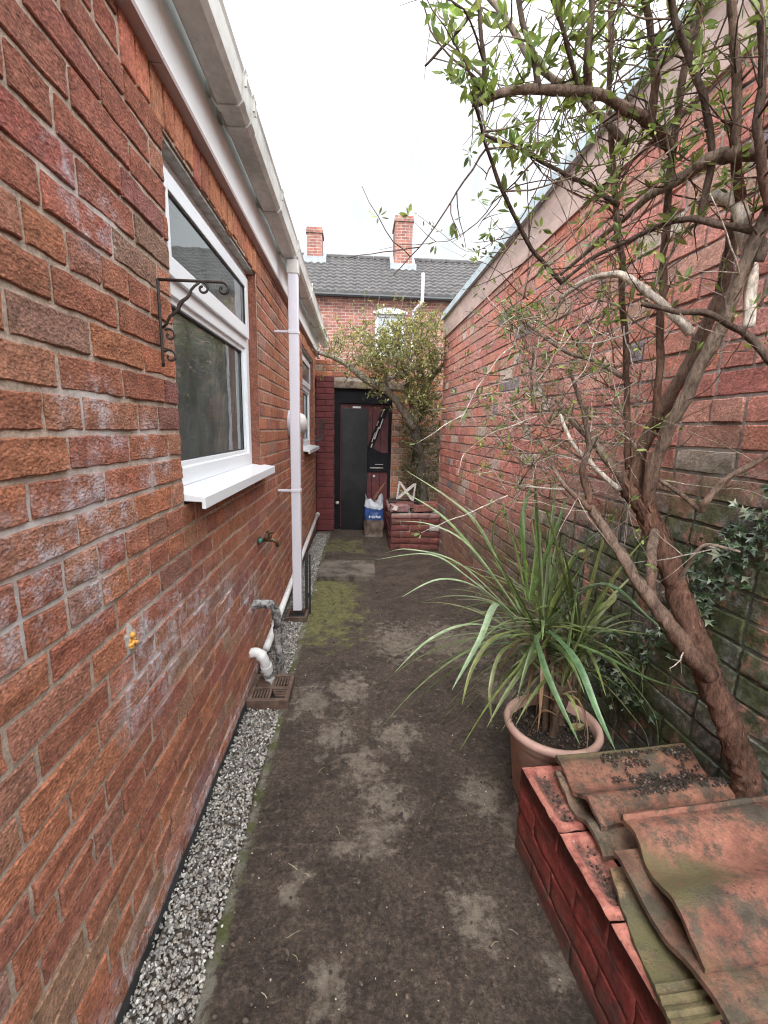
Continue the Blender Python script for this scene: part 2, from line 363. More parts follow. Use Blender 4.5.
# ------------------------------------------------------------------ ground: one sheet to the horizon, fine inside the passage
def wall_x(y): return .963+.04*(5-y)
PATCH = [(atz(px, py, 0), r) for px, py, r in ((362, 765, .13), (385, 800, .13), (375, 840, .10), (480, 795, .12), (475, 912, .10), (300, 880, .05), (290, 895, .05), (335, 735, .14), (310, 700, .16), (560, 965, .06), (450, 640, .35), (350, 690, .18), (600, 600, .2), (520, 830, .12), (400, 640, .28), (395, 735, .14), (330, 985, .07), (345, 850, .06), (500, 690, .2))]
def gcol(p):
    x, y = p.x, p.y
    l = max(1-math.hypot((p.x-c.x), (p.y-c.y)*.75)/(r*1.5) for c, r in PATCH)
    l = max(l, 0)*.76
    if y > 3.9: l = max(l, .22)
    if x > .62+.1*math.sin(y*2): l = max(l, .25)
    g = 0
    if -.42 < x < .25 and 2.3 < y < 3.95:
        g = sstep(2.2, 3.1, y)*sstep(.34, -.3, x)*.95
    if y > 4.6 and x < .1: g = max(g, .55*sstep(4.6, 4.9, y)*sstep(5.7, 5.2, y))
    e = 0
    if y < 5.9 and x < -.2:
        e = max(0, 1-abs(x+.355)/.055)*.8
    if x < -.385 and y < 5.9: l = 1.2
    return (l, g, e, 0)
def axis(a, b, st, far):
    out = []; v = a
    while v <= b+1e-6: out.append(v); v += st
    d = st*2
    lo = [a]; hi = [out[-1]]
    while hi[-1] < far: hi.append(hi[-1]+d); lo.append(lo[-1]-d); d *= 1.9
    return list(reversed(lo[1:]))+out+hi[1:]
gx = axis(-.56, 1.2, .02, 400); gy = axis(-.1, 6.0, .022, 700)
mb = MB(); ids = []
for y in gy:
    row = []
    for x in gx:
        z = 0
        if -.6 < x < 1.25 and -.2 < y < 6.1:
            q = Vector((x, y, 0))
            z = .006*nz(q, 5)+.005*nz(q, 16, 3)+.0035*nz(q, 34, 7)
            z += -.012*sstep(-.34, -.40, x)
        row.append(mb.pt((x, y, z), gcol(Vector((x, y, 0)))))
    ids.append(row)
for j in range(len(gy)-1):
    for i in range(len(gx)-1): mb.face(ids[j][i], ids[j][i+1], ids[j+1][i+1], ids[j+1][i])
tag(mb.build('ground', MT['ground'], smooth=True, origin=(0, 0, 0)), kind='structure')

# gravel strip (uncountable)
ICO = []
_bm = bmesh.new(); bmesh.ops.create_icosphere(_bm, subdivisions=1, radius=1); _iv = [v.co.copy() for v in _bm.verts]; _if = [[v.index for v in f.verts] for f in _bm.faces]; _bm.free()
_b2 = bmesh.new(); bmesh.ops.create_cube(_b2, size=1.3); _cv = [v.co.copy() for v in _b2.verts]; _cf = [[v.index for v in f.verts] for f in _b2.faces]; _b2.free()
def pebble(mb, p, r, near, col, flat=.62):
    vs, fs = (_iv, _if) if near else (_cv, _cf)
    q = Quaternion((R_.gauss(0, 1), R_.gauss(0, 1), R_.gauss(0, 1), R_.gauss(0, 1))).normalized(); sx, sy, sz = r*U(.7, 1.35), r*U(.6, 1.1), r*U(.45, .8)
    o = U(0, 99); b = len(mb.v)
    for v in vs:
        k = 1+.45*noise.noise(v*1.3+Vector((o, o, o)))
        w = q @ Vector((v.x*sx*k, v.y*sy*k, v.z*sz*k)); w.z *= flat+.25
        mb.pt(p+w, col)
    for f in fs: mb.face(*[b+i for i in f])
GC = [(.30, .285, .255), (.23, .22, .20), (.38, .365, .33), (.16, .15, .14), (.10, .095, .09), (.29, .255, .21), (.44, .43, .40), (.21, .185, .155), (.26, .24, .21)]
mb = MB()
for k in range(15000):
    y = .25+5.4*(R_.random()**1.55)
    x = -.535+U(0, 1)*(.165+.012*nz((0, y*3, 0)))
    if (1.98 < y < 2.245 and x < -.315) or (2.975 < y < 3.175 and -.51 < x < -.335): continue
    if R_.random() < .05: x += U(0, .05)
    near = y < 2.6
    r = U(.0032, .0072)*(1 if near else 1.2)
    hgt = .004+U(0, .012)*sstep(-.35, -.42, x)
    g = R_.choice(GC); s = U(.75, 1.2)
    pebble(mb, Vector((x, y, hgt-.004)), r, near, tuple(c*s for c in g))
tag(mb.build('gravel', MT['gravel'], smooth=False), 'strip of loose grey stone chippings along the foot of the left brick wall', 'gravel', kind='stuff')

# crumbs and flecks on the mud
mb = MB()
for k in range(1100):
    y = .6+4.6*R_.random()**1.4; x = U(-.33, .6 if y < 1.4 else .85)
    if R_.random() < .22: g = R_.choice([(.4, .36, .29), (.46, .44, .4), (.33, .25, .15)]); r = U(.0014, .0034)
    else: g = R_.choice([(.05, .035, .025), (.09, .065, .05), (.03, .022, .017)]); r = U(.002, .008)
    pebble(mb, Vector((x, y, .004)), r, True, g)
for k in range(38):
    y = .7+3.6*R_.random()**1.3; x = U(-.3, .75); a = U(0, 6.3); L = U(.01, .04)
    d = Vector((math.cos(a), math.sin(a), 0)); p = Vector((x, y, .007))
    mb.tube([p, p+d*L*.5+Vector((U(-.004, .004), U(-.004, .004), .003)), p+d*L], U(.0004, .0009), 4, col=R_.choice([(.3, .24, .14), (.12, .08, .05), (.4, .36, .25)]))
tag(mb.build('ground_debris', MT['gravel']), 'scattered mud crumbs, twig bits and pale flecks on the muddy path', 'debris', kind='stuff')

# ------------------------------------------------------------------ brickwork generator
def put_brick(mb, fr, u0, u1, z0, z1, nu, nv, tint, rough=.002, bev=.0028, depth=.014, alpha=None, drag=4.0, jit=.0012, proud=0, shape=None, smooth=True):
    O, Uv, Nv = fr; Zv = Vector((0, 0, 1)); s = U(0, 50)
    us = [u0, u0+.0006, u0+bev]+[lerp(u0+bev, u1-bev, i/nu) for i in range(1, nu)]+[u1-bev, u1-.0006, u1]
    vs = [z0, z0+.0006, z0+bev]+[lerp(z0+bev, z1-bev, i/nv) for i in range(1, nv)]+[z1-bev, z1-.0006, z1]
    def fac(i, n): 
        k = min(i, n-1-i); return -depth if k == 0 else (-bev*.8 if k == 1 else 0)
    ids = []
    for i, u in enumerate(us):
        row = []
        for j, z in enumerate(vs):
            n = min(fac(i, len(us)), fac(j, len(vs)))
            q = Vector((u*9/drag*2, z*30, s)); w = noise.noise(q)*rough+noise.noise(q*2.7)*rough*.6
            if n > -depth*.9: n = n+w+proud
            e = jit
            du = noise.noise(Vector((u*18, z*45, s+9)))*e*1.6; dz = noise.noise(Vector((u*22, z*30, s+19)))*e*1.6
            zz = z+dz
            if shape: zz = shape(u, zz)
            p = O+Uv*(u+du)+Zv*zz+Nv*n
            c = tint if alpha is None else (*tint[:3], alpha(p))
            row.append(mb.pt(p, c))
        ids.append(row)
    # winding so that the face normal follows Nv
    flip = Uv.cross(Zv).dot(Nv) < 0
    for i in range(len(us)-1):
        for j in range(len(vs)-1):
            q = (ids[i][j], ids[i+1][j], ids[i+1][j+1], ids[i][j+1])
            mb.face(*(reversed(q) if flip else q))
def brick_rows(u_start, u_end, z0, zend, pitch_u=.225, pitch_z=.075, bond=lambda r: 'S'):
    r = 0; z = z0
    while z+pitch_z*.5 < zend:
        k = bond(r); L = pitch_u if k == 'S' else pitch_u/2
        off = (0 if r % 2 else L/2) if k == 'S' else pitch_u/4
        u = u_start-off-U(0, .008); 
        while u < u_end:
            LL = L
            if k == 'M': LL = pitch_u if R_.random() < .6 else pitch_u/2
            yield r, u, min(u+LL, u_end), z, min(z+pitch_z, zend); u += LL
        z += pitch_z; r += 1
def cut(u0, u1, holes, z0, z1):
    segs = [(u0, u1)]
    for a, b, c, d in holes:
        if z1 <= c+.01 or z0 >= d-.01: continue
        ns = []
        for s, e in segs:
            if e <= a or s >= b: ns.append((s, e)); continue
            if s < a: ns.append((s, a))
            if e > b: ns.append((b, e))
        segs = ns
    return [(s, e) for s, e in segs if e-s > .02]
def var(c, v=.16, h=.05):
    k = 1+R_.gauss(0, v*.6); return tuple(max(.01, x*k*(1+R_.gauss(0, h*.6))) for x in c)

# ------------------------------------------------------------------ left house
LX = -.54
house = thing('brick_house', (LX, 3.0, 0), 'red rustic brick house with white framed windows and white gutter along the left side', 'house')
W1 = (1.41, 2.55, 1.12, 2.17); W2 = (4.55, 5.66, 1.12, 2.17)
SOL1 = (1.20, 2.68, 2.17, 2.36); SOL2 = (4.4, 5.8, 2.17, 2.36)
WHITE = [(atx(px, py, LX), r) for px, py, r in ((75, 410, .05), (110, 440, .06), (150, 440, .06), (165, 460, .04), (90, 500, .08), (120, 520, .07), (60, 560, .09), (95, 590, .07), (20, 620, .08), (40, 540, .08), (150, 478, .04), (90, 225, .06), (60, 165, .05), (100, 400, .05), (110, 225, .05), (150, 640, .10), (175, 625, .12), (200, 615, .13), (225, 608, .14), (250, 600, .16), (160, 665, .12), (140, 690, .10))]
def walpha(p):
    a = 0
    for c, r in WHITE:
        d = math.hypot(p.y-c.y, (p.z-c.z)*1.1)
        if d < r*1.5: a = max(a, 1-d/(r*1.5))
    a = min(1, a*1.5)
    if p.z < .2 and p.y < 2.8: a = max(a, sstep(.17, .03, p.z)*.95)
    return a*.85
TL = [(.40, .16, .095), (.36, .14, .085), (.42, .19, .12), (.34, .13, .085), (.36, .165, .11), (.42, .165, .09)]
wall = MB(); fr = (Vector((LX, 0, 0)), Vector((0, 1, 0)), Vector((1, 0, 0)))
for r, u0, u1, z0, z1 in brick_rows(-1.6, 6.0, 0, 2.36, bond=lambda r: 'H' if r in (2, 6, 13, 14, 22) else ('M' if r in (10, 18, 25) else 'S')):
    for a, b in cut(u0, u1, (W1, W2, SOL1, SOL2), z0, z1):
        mz = (z0+z1)/2; my = (a+b)/2
        d = math.sqrt(.3+my*my+(mz-H)**2)
        t = var(R_.choice(TL), .10, .035)
        if my < 1.25 and mz > 1.75: t = var((.36, .13, .09), .1)
        if R_.random() < .04: t = var((.32, .18, .13), .1)
        if R_.random() < .06: t = var((.30, .125, .10), .1)
        if mz < .7 and R_.random() < .14: t = var((.34, .19, .125), .12)
        if my < .2: n = (3, 2)
        elif d < 1.3: n = (16, 6)
        elif d < 2.2: n = (9, 4)
        elif d < 3.5: n = (5, 2)
        else: n = (2, 1)
        j = .0058 if R_.random() > .06 else .008
        put_brick(wall, fr, a+j, b-j, z0+.0056, z1-.0056, n[0], n[1], t, .0038 if d < 2.2 else .002, .0028 if d < 3 else .004, .016, walpha, 2.6, .0021 if d < 2.5 else .001, U(-.0015, .002))
wall.mi = 1
for (a, b, c, d) in (SOL1, SOL2):
    u = a; 
    while u < b-.02:
        e = min(u+.0755, b)
        put_brick(wall, fr, u+.0055, e-.0055, c+U(-.006, .012), d, 3, 8, var((.44, .175, .10), .2, .08), .003, .003, .016, None, 1, .002, U(-.002, .003)); u = e
wall.mi = 2
def mquad(y0, y1, z0, z1, st=.03, x=LX-.005):
    n = max(1, int((y1-y0)/st)); m = max(1, int((z1-z0)/st))
    wall.grid(lambda i, j: Vector((x+.0018*nz((0, lerp(y0, y1, i), lerp(z0, z1, j)), 40), lerp(y0, y1, i), lerp(z0, z1, j))), n, m, lambda p: (1, 1, 1, walpha(p)))
mquad(-1.6, 1.41, 0, 2.36); mquad(1.41, 2.55, 0, 1.12); mquad(1.41, 2.55, 2.17, 2.36, .05); mquad(2.55, 4.55, 0, 2.36, .06)
mquad(4.55, 5.66, 0, 1.12, .08); mquad(4.55, 5.66, 2.17, 2.36, .1); mquad(5.66, 6.0, 0, 2.36, .1)
# reveals of the two openings
wall.mi = 0
for (a, b, c, d) in (W1, W2):
    col = (.30, .12, .08, 0); x0, x1 = LX-.006, LX-.12
    wall.quad((x0, b, c), (x1, b, c), (x1, b, d), (x0, b, d), col); wall.quad((x1, a, c), (x0, a, c), (x0, a, d), (x1, a, d), col)
    wall.quad((x0, a, d), (x0, b, d), (x1, b, d), (x1, a, d), (.4, .3, .22, 0)); wall.quad((x0, a, c), (x1, a, c), (x1, b, c), (x0, b, c), (.3, .26, .22, 0))
# hidden sides and back so the house is a closed volume
wall.mi = 2
wall.quad((LX-.01, 6.0, 0), (-5, 6.0, 0), (-5, 6.0, 2.36), (LX-.01, 6.0, 2.36)); wall.quad((-5, 6, 0), (-5, -1.6, 0), (-5, -1.6, 2.36), (-5, 6, 2.36)); wall.quad((-5, -1.6, 0), (LX-.01, -1.6, 0), (LX-.01, -1.6, 2.36), (-5, -1.6, 2.36))
wall.build('wall', [MT['brick'], MT['soldier'], MT['mortar']], house, smooth=True, sharp=.55)
for (a, b, c, d) in (W1, W2):   # rooms behind the windows
    mb = MB()
    x0, x1, y0, y1, z0, z1 = LX-.14, LX-1.9, a-.35, b+.3, .2, 2.32
    mb.quad((x1, y0, z0), (x1, y1, z0), (x1, y1, z1), (x1, y0, z1)); mb.quad((x0, y0, z0), (x1, y0, z0), (x1, y0, z1), (x0, y0, z1)); mb.quad((x1, y1, z0), (x0, y1, z0), (x0, y1, z1), (x1, y1, z1))
    mb.quad((x0, y0, z0), (x0, y1, z0), (x1, y1, z0), (x1, y0, z0)); mb.quad((x0, y0, z1), (x1, y0, z1), (x1, y1, z1), (x0, y1, z1))
    for q in ((y0, a, z0, z1), (b, y1, z0, z1), (a, b, z0, c), (a, b, d, z1)): mb.quad((x0, q[0], q[2]), (x0, q[1], q[2]), (x0, q[1], q[3]), (x0, q[0], q[3]))
    mb.build('room', MT['room'], house)
mb = MB()
for k in range(14):
    y = 2.36+k*.014; mb.box((LX-.19-.012*(k % 2), y, 1.2), (LX-.175-.012*(k % 2), y+.0142, 2.14))
mb.build('curtain', MT['curtain'], house); mb = MB()
for k in range(10):
    y = 5.45+k*.014; mb.box((LX-.19-.012*(k % 2), y, 1.2), (LX-.175-.012*(k % 2), y+.0142, 2.14))
mb.build('curtain', MT['curtain'], house)
mb = MB(); mb.box((LX-.95, 1.9, .2), (LX-.9, 2.15, 1.62)); mb.build('cupboard', MT['curtain'], house)
for (a, b, c, d) in (W1, W2):
    X0, X1 = LX-.11, LX-.05
    fm = MB()
    g = .006
    ya, yb, za, zb = a+g, b-g, c+.045, d-g
    fm.box((X0, ya, za), (X1, ya+.062, zb)); fm.box((X0, yb-.062, za), (X1, yb, zb))
    fm.box((X0, ya+.062, zb-.058), (X1, yb-.062, zb)); fm.box((X0, ya+.062, za), (X1, yb-.062, za+.062))
    fm.box((X0, ya+.062, 1.775), (X1, yb-.062, 1.835))      # transom
    # opening top light sash, set proud, with its own bead
    S0, S1 = X1+.001, X1+.016
    for q in ((ya+.045, ya+.098, 1.822, zb-.046), (yb-.098, yb-.045, 1.822, zb-.046), (ya+.098, yb-.098, 1.822, 1.88), (ya+.098, yb-.098, zb-.098, zb-.046)): fm.box((S0, q[0], q[2]), (S1, q[1], q[3]))
    for q in ((ya+.058, ya+.082, za+.058, 1.779), (yb-.082, yb-.058, za+.058, 1.779), (ya+.082, yb-.082, za+.058, za+.082), (ya+.082, yb-.082, 1.755, 1.779)): fm.box((X0+.02, q[0], q[2]), (X1-.012, q[1], q[3]))
    w = fm.build('window', MT['upvc'], house, bevel=.003)
    gl = MB(); gl.quad((X1-.03, ya+.06, za+.06), (X1-.03, yb-.06, za+.06), (X1-.03, yb-.06, 1.78), (X1-.03, ya+.06, 1.78)); gl.build('pane', MT['glass'], w)
    gl = MB(); gl.quad((S0+.004, ya+.09, 1.87), (S0+.004, yb-.09, 1.87), (S0+.004, yb-.09, zb-.09), (S0+.004, ya+.09, zb-.09)); gl.build('pane', MT['glass'], w)
    sk = MB()
    for p in ((ya+.098, ya+.104, 1.88, zb-.098), (yb-.104, yb-.098, 1.88, zb-.098), (ya+.104, yb-.104, 1.88, 1.885), (ya+.104, yb-.104, zb-.104, zb-.098)): sk.box((S0+.0045, p[0], p[2]), (S0+.009, p[1], p[3]))
    for p in ((ya+.082, ya+.087, za+.082, 1.755), (yb-.087, yb-.082, za+.082, 1.755), (ya+.087, yb-.087, za+.082, za+.087), (ya+.087, yb-.087, 1.75, 1.755)): sk.box((X1-.028, p[0], p[2]), (X1-.022, p[1], p[3]))
    sk.build('seal', MT['blackplastic'], w)
    sl = MB(); i = [sl.pt(p) for y in (a+.003, b+.07) for p in ((LX-.06, y, 1.165), (LX+.03, y, 1.150), (LX+.062, y, 1.146), (LX+.062, y, 1.108), (LX+.05, y, 1.108), (LX+.05, y, 1.130), (LX-.06, y, 1.135))]
    for k in range(7): sl.face(i[k], i[(k+1) % 7], i[7+(k+1) % 7], i[7+k])
    sl.face(*i[:7][::-1]); sl.face(*i[7:]); sl.build('sill', MT['upvc'], w, bevel=.002)
    lp = MB(); lp.box((LX-.10, a+.004, d-.012), (LX-.012, b-.004, d-.002)); lp.build('lintel_lip', MT['cement'], w)

# fascia, soffit, gutter
f = MB()
segs = (-1.6, 1.36, 3.36, 6.25)
for k in range(3):
    f.box((LX+.012, segs[k]+.001, 2.30), (LX+.030, segs[k+1]-.001, 2.53))
fo = f.build('fascia_board', MT['fascia'], house, bevel=.0015)
f = MB()
for k in range(3): f.box((LX-.005, segs[k]+.002, 2.285), (LX+.034, segs[k+1]-.002, 2.2995))
f.build('fascia_trim', MT['soffit'], house, bevel=.001)
g = MB(); gx0, gx1, gz = LX+.048, LX+.150, 2.425
def gut(y0, y1, o=0.0, dz=0):
    prof = [(gx0-o, gz+.10), (gx0+.004-o, gz+.02-o), (gx0+.018-o, gz-o), (gx1-.018+o*.6, gz-o), (gx1-.003+o, gz+.016-o), (gx1+o, gz+.092), (gx1+.006+o, gz+.104), (gx1-.006, gz+.104), (gx1-.010, gz+.09), (gx1-.012, gz+.02), (gx1-.024, gz+.006), (gx0+.022, gz+.006), (gx0+.012, gz+.022), (gx0+.008, gz+.10)]
    ii = [g.pt((x, y, z+dz)) for y in (y0, y1) for x, z in prof]; n = len(prof)
    for k in range(n): g.face(ii[k], ii[n+k], ii[n+(k+1) % n], ii[(k+1) % n])
    g.face(*ii[:n]); g.face(*ii[n:][::-1])
gut(-1.6, 6.22)
go = g.build('gutter', MT['gutter'], house)
for y, w in ((.55, .03), (1.72, .03), (1.83, .055), (2.46, .04), (3.06, .06), (3.95, .035), (5.0, .035), (5.8, .035)):
    g = MB(); gut(y, y+w, .005); 
    g.box((LX+.031, y, gz+.03), (gx0-.004, y+w, gz+.075))
    g.box((gx1+.003, y+w*.3, gz+.06), (gx1+.010, y+w*.3+.008, gz+.125))
    if w > .05: g.box((gx1+.003, y+w*.8, gz+.06), (gx1+.010, y+w*.8+.008, gz+.125))
    g.build('gutter_bracket', MT['gutter'], go)
# roof behind the gutter
mb = MB(); 
for k in range(3):
    pass
ii = [mb.pt(p) for p in ((LX+.05, -1.6, 2.56), (LX+.05, 6.24, 2.56), (-5.2, 6.24, 3.3), (-5.2, -1.6, 3.3), (LX+.02, -1.6, 2.535), (LX+.02, 6.24, 2.535), (-5.2, 6.24, 2.40), (-5.2, -1.6, 2.40))]
for q in ((0, 1, 2, 3), (7, 6, 5, 4), (0, 4, 5, 1), (1, 5, 6, 2), (2, 6, 7, 3), (3, 7, 4, 0)): mb.face(*[ii[k] for k in q])
mb.build('roof', MT['roofslate'], house)
# downpipe
mb = MB(); mb.box((-.450, 3.045, .06), (-.387, 3.108, 2.412))
dp = mb.build('downpipe', MT['downpipe'], house, bevel=.006)
for z in (1.97, .93):
    mb = MB(); mb.box((-.4535, 3.041, z), (-.3835, 3.112, z+.022)); mb.box((LX-.004, 3.05, z+.004), (-.4535, 3.075, z+.018)); mb.build('pipe_clip', MT['downpipe'], dp, bevel=.002)
mb = MB(); mb.box((-.455, 3.04, 2.33), (-.382, 3.113, 2.409)); mb.build('gutter_outlet', MT['gutter'], dp, bevel=.004)
# damp course strip at the foot
mb = MB()
mb.grid(lambda i, j: Vector((LX+.006+.010*(1-j)+.004*nz((i*40, j, 0)), lerp(-1.2, 5.9, i), lerp(-.01, .030+.014*nz((i*22, 3, 0)), j))), 160, 3)
mb.build('damp_strip', MT['blackplastic'], house)
# patched hole with foam
p0 = atx(130, 641, LX)
mb = MB(); c = p0
for k in range(26):
    a = U(0, 6.3); q = U(0, 1)**.5*.017; mb.col = (.6, .3, .07, 0)
    pebble(mb, c+Vector((U(.0, .008), q*math.cos(a)*.75, q*math.sin(a)*1.2)), U(.004, .009), True, (.6, .3, .06), .8)
fp = mb.build('foam_patch', MT['foam'], house, smooth=True)
mb = MB(); R0 = [mb.pt(c+Vector((.0055, 0, 0)))]
ring = []
for k in range(40):
    a = 2*math.pi*k/40; rr = .042*(1+.5*noise.noise(Vector((math.cos(a)*2, math.sin(a)*2, 3))))
    ring.append((mb.pt(c+Vector((.005, math.cos(a)*rr*.45, math.sin(a)*rr*.7))), mb.pt(c+Vector((-.010, math.cos(a)*rr*1.0, math.sin(a)*rr*1.05)))))
for k in range(40):
    a, b = ring[k], ring[(k+1) % 40]; mb.face(R0[0], a[0], b[0]); mb.face(a[0], a[1], b[1], b[0])
mb.build('cement_smear', MT['cement'], house, smooth=True)

# ------------------------------------------------------------------ fittings on and by the left wall
def spiral(c, r0, turns, ax, ay, start, n=26, shrink=.72):
    return [c+(ax*math.cos(start+turns*2*math.pi*k/n)+ay*math.sin(start+turns*2*math.pi*k/n))*r0*(1-shrink*k/n) for k in range(n+1)]
by = 1.285; bx = LX+.012
br = thing('hanging_basket_bracket', (bx, by, 1.52), 'black wrought iron hanging basket bracket with scrolls screwed beside the near window', 'bracket')
mb = MB(); mb.tube(cat_rom([(bx, by, 1.525), (bx, by, 1.62), (bx, by, 1.735), (bx+.003, by, 1.744)], 4), .0042, 8); mb.build('back_bar', MT['iron'], br, smooth=True)
X_, Z_ = Vector((1, 0, 0)), Vector((0, 0, 1))
arm = [Vector((bx, by, 1.745)), Vector((bx+.08, by, 1.745)), Vector((bx+.165, by, 1.745))]
sp = spiral(Vector((bx+.168, by, 1.728)), .017, .95, X_, -Z_, -math.pi/2)
mb = MB(); mb.tube(arm+sp[1:], .004, 8); mb.build('arm', MT['iron'], br, smooth=True)
a0, b0 = Vector((bx+.004, by, 1.625)), Vector((bx+.104, by, 1.742))
pts = [a0.lerp(b0, t)+Vector((.0035*math.sin(t*20), .0, 0)) for t in [k/12 for k in range(13)]]
mb = MB(); mb.tube(pts, [.0035+.0022*math.exp(-((k-6)/2.2)**2) for k in range(13)], 8); mb.build('strut', MT['iron'], br, smooth=True)
for c, r, st in ((Vector((bx+.115, by, 1.7275)), .016, -math.pi/2), (Vector((bx+.022, by, 1.607)), .017, -math.pi*.75), (Vector((bx+.02, by, 1.552)), .019, -math.pi*.8)):
    mb = MB(); q = spiral(c, r, 1.0, X_, -Z_, st)
    if c.z < 1.7: q = [Vector((bx, by, c.z-.012)) if False else p for p in q]
    mb.tube(q, .0032, 8); mb.build('scroll', MT['iron'], br, smooth=True)
tp = thing('outdoor_tap', (LX, 2.40, .754), 'small brass garden tap with green head sticking out of the left wall', 'tap')
mb = MB(); q = Vector((LX, 2.42, .752))
mb.tube([q, q+Vector((.03, 0, 0))], .017, 12); mb.tube([q+Vector((.03, 0, 0)), q+Vector((.075, 0, .0)), q+Vector((.098, 0, -.012)), q+Vector((.104, 0, -.04))], [.011, .012, .011, .010], 10)
mb.tube([q+Vector((.062, 0, .0)), q+Vector((.062, 0, .035))], .010, 10); mb.build('spout', MT['brass'], tp, smooth=True)
mb = MB(); mb.tube([q+Vector((.062, -.028, .043)), q+Vector((.062, .028, .043))], .006, 8); mb.tube([q+Vector((.04, 0, .044)), q+Vector((.084, 0, .044))], .006, 8); mb.build('handle', MT['brass'], tp, smooth=True)
mb = MB(); mb.tube([q+Vector((.012, -.016, 0)), q+Vector((.012, -.04, -.002))], [.013, .010], 10); mb.build('valve_cap', MT['verdigris'], tp, smooth=True)
# bent waste pipe
wp = thing('waste_pipe', (LX+.08, 2.28, 0), 'dirty grey bent waste pipe coming out of the wall and turning down by the drain', 'pipe')
A = [Vector((LX-.01, 2.25, .435)), Vector((LX+.045, 2.262, .438)), Vector((LX+.085, 2.275, .428)), Vector((LX+.108, 2.285, .395)), Vector((LX+.115, 2.29, .34)), Vector((LX+.118, 2.30, .18)), Vector((LX+.125, 2.31, -.02))]
mb = MB(); mb.tube(cat_rom(A, 7), .0215, 14, jit=.04); mb.build('pipe', MT['pipe'], wp, smooth=True)
for i, t in ((0, .45), (1, .8), (3, .55), (4, .4)):
    a = A[i].lerp(A[i+1], t); d = (A[i+1]-A[i]).normalized(); mb = MB(); mb.tube([a-d*.016, a+d*.016], .0258, 14); mb.build('collar', MT['pipe'], wp, smooth=False)
# white pipe run along the wall foot and its elbow
rp = thing('overflow_pipe', (LX+.04, 4.2, .1), 'long straight white waste pipe running low along the foot of the left wall', 'pipe')
mb = MB(); mb.tube([(LX+.032, 5.78, .245), (LX+.034, 4.2, .195), (LX+.036, 2.36, .125)], .0205, 12); mb.build('pipe', MT['whitepipe'], rp, smooth=True)
mb = MB(); mb.tube([(LX+.0318, 5.79, .2455), (LX+.032, 5.73, .2435)], .026, 12); mb.build('collar', MT['whitepipe'], rp)
mb = MB(); mb.tube([(LX+.0345, 2.72, .138), (LX+.0345, 2.66, .1355)], .026, 12); mb.build('collar', MT['whitepipe'], rp)
el = thing('pipe_elbow', (LX+.07, 2.15, 0), 'short fat white plastic pipe elbow dropping into the ground behind the drain cover', 'pipe')
E_ = [Vector((LX-.005, 2.16, .205)), Vector((LX+.03, 2.15, .215)), Vector((LX+.058, 2.15, .195)), Vector((LX+.072, 2.16, .15)), Vector((LX+.085, 2.19, .06)), Vector((LX+.09, 2.2, -.02))]
mb = MB(); mb.tube(cat_rom(E_, 6), .0255, 16); mb.build('pipe', MT['whitepipe'], el, smooth=True)
for i, t in ((1, .9), (3, .3), (3, .8)):
    a = E_[i].lerp(E_[i+1], t); d = (E_[i+1]-E_[i]).normalized(); mb = MB(); mb.tube([a-d*.013, a+d*.013], .030, 16); mb.build('collar', MT['pipe' if t == .8 else 'whitepipe'], el)
# drain cover
def drain(name, x0, x1, y0, y1, z, label, slots=True, rot=0):
    d = thing(name, ((x0+x1)/2, (y0+y1)/2, 0), label, 'drain')
    mb = MB(); w = .022
    for q in ((x0, x1, y0, y0+w), (x0, x1, y1-w, y1), (x0, x0+w, y0+w, y1-w), (x1-w, x1, y0+w, y1-w)): mb.box((q[0], q[2], -.02), (q[1], q[3], z))
    mb.build('frame', MT['drain'], d, bevel=.003)
    mb = MB(); mb.quad((x0+w, y0+w, z-.035), (x1-w, y0+w, z-.035), (x1-w, y1-w, z-.035), (x0+w, y1-w, z-.035)); mb.build('sump', MT['blackplastic'], d)
    if slots:
        mb = MB(); cx, cy = (x0+x1)/2, (y0+y1)/2; hx, hy = (x1-x0)/2-w-.001, (y1-y0)/2-w-.001; zt = z-.006
        for sx in (-1, 1):
            for sy in (-1, 1):
                for k in range(5):   # slots: the bars turn a quarter from one quadrant to the next
                    a = .010+(hx-.012)*k/4.6
                    if (sx*sy) > 0: mb.box((cx+min(sx*a, sx*(a+.0085)), cy+min(sy*max(.012, a*.45), sy*hy), zt-.012), (cx+max(sx*a, sx*(a+.0085)), cy+max(sy*max(.012, a*.45), sy*hy), zt-.0003*k))
                    else: mb.box((cx+min(sx*max(.012, a*.45), sx*hx), cy+min(sy*a, sy*(a+.0085)), zt-.012), (cx+max(sx*max(.012, a*.45), sx*hx), cy+max(sy*a, sy*(a+.0085)), zt-.0003*k))
        mb.box((cx-hx, cy-.006, zt-.0125), (cx+hx, cy+.006, zt+.0012)); mb.box((cx-.006, cy-hy, zt-.0128), (cx+.006, cy+hy, zt+.0016))
        mb.tube([(cx, cy, zt-.0122), (cx, cy, zt+.002)], .019, 4)
        mb.build('grating', MT['drain'], d)
drain('drain_cover', -.53, -.325, 1.99, 2.235, .045, 'square brown drain cover with slotted star grating on the gravel strip')
drain('gully_tray', -.50, -.345, 2.985, 3.165, .035, 'brown square gully tray under the foot of the downpipe', False)
mb = MB(); mb.box((-.372, 3.13, .0), (-.350, 3.145, .47)); mb.box((-.344, 3.13, .0), (-.330, 3.145, .46)); mb.box((-.372, 3.1455, .12), (-.330, 3.15, .16))
tag(mb.build('plastic_offcut', MT['blackplastic'], bevel=.002), 'narrow black plastic strip standing upright just behind the foot of the downpipe', 'offcut')
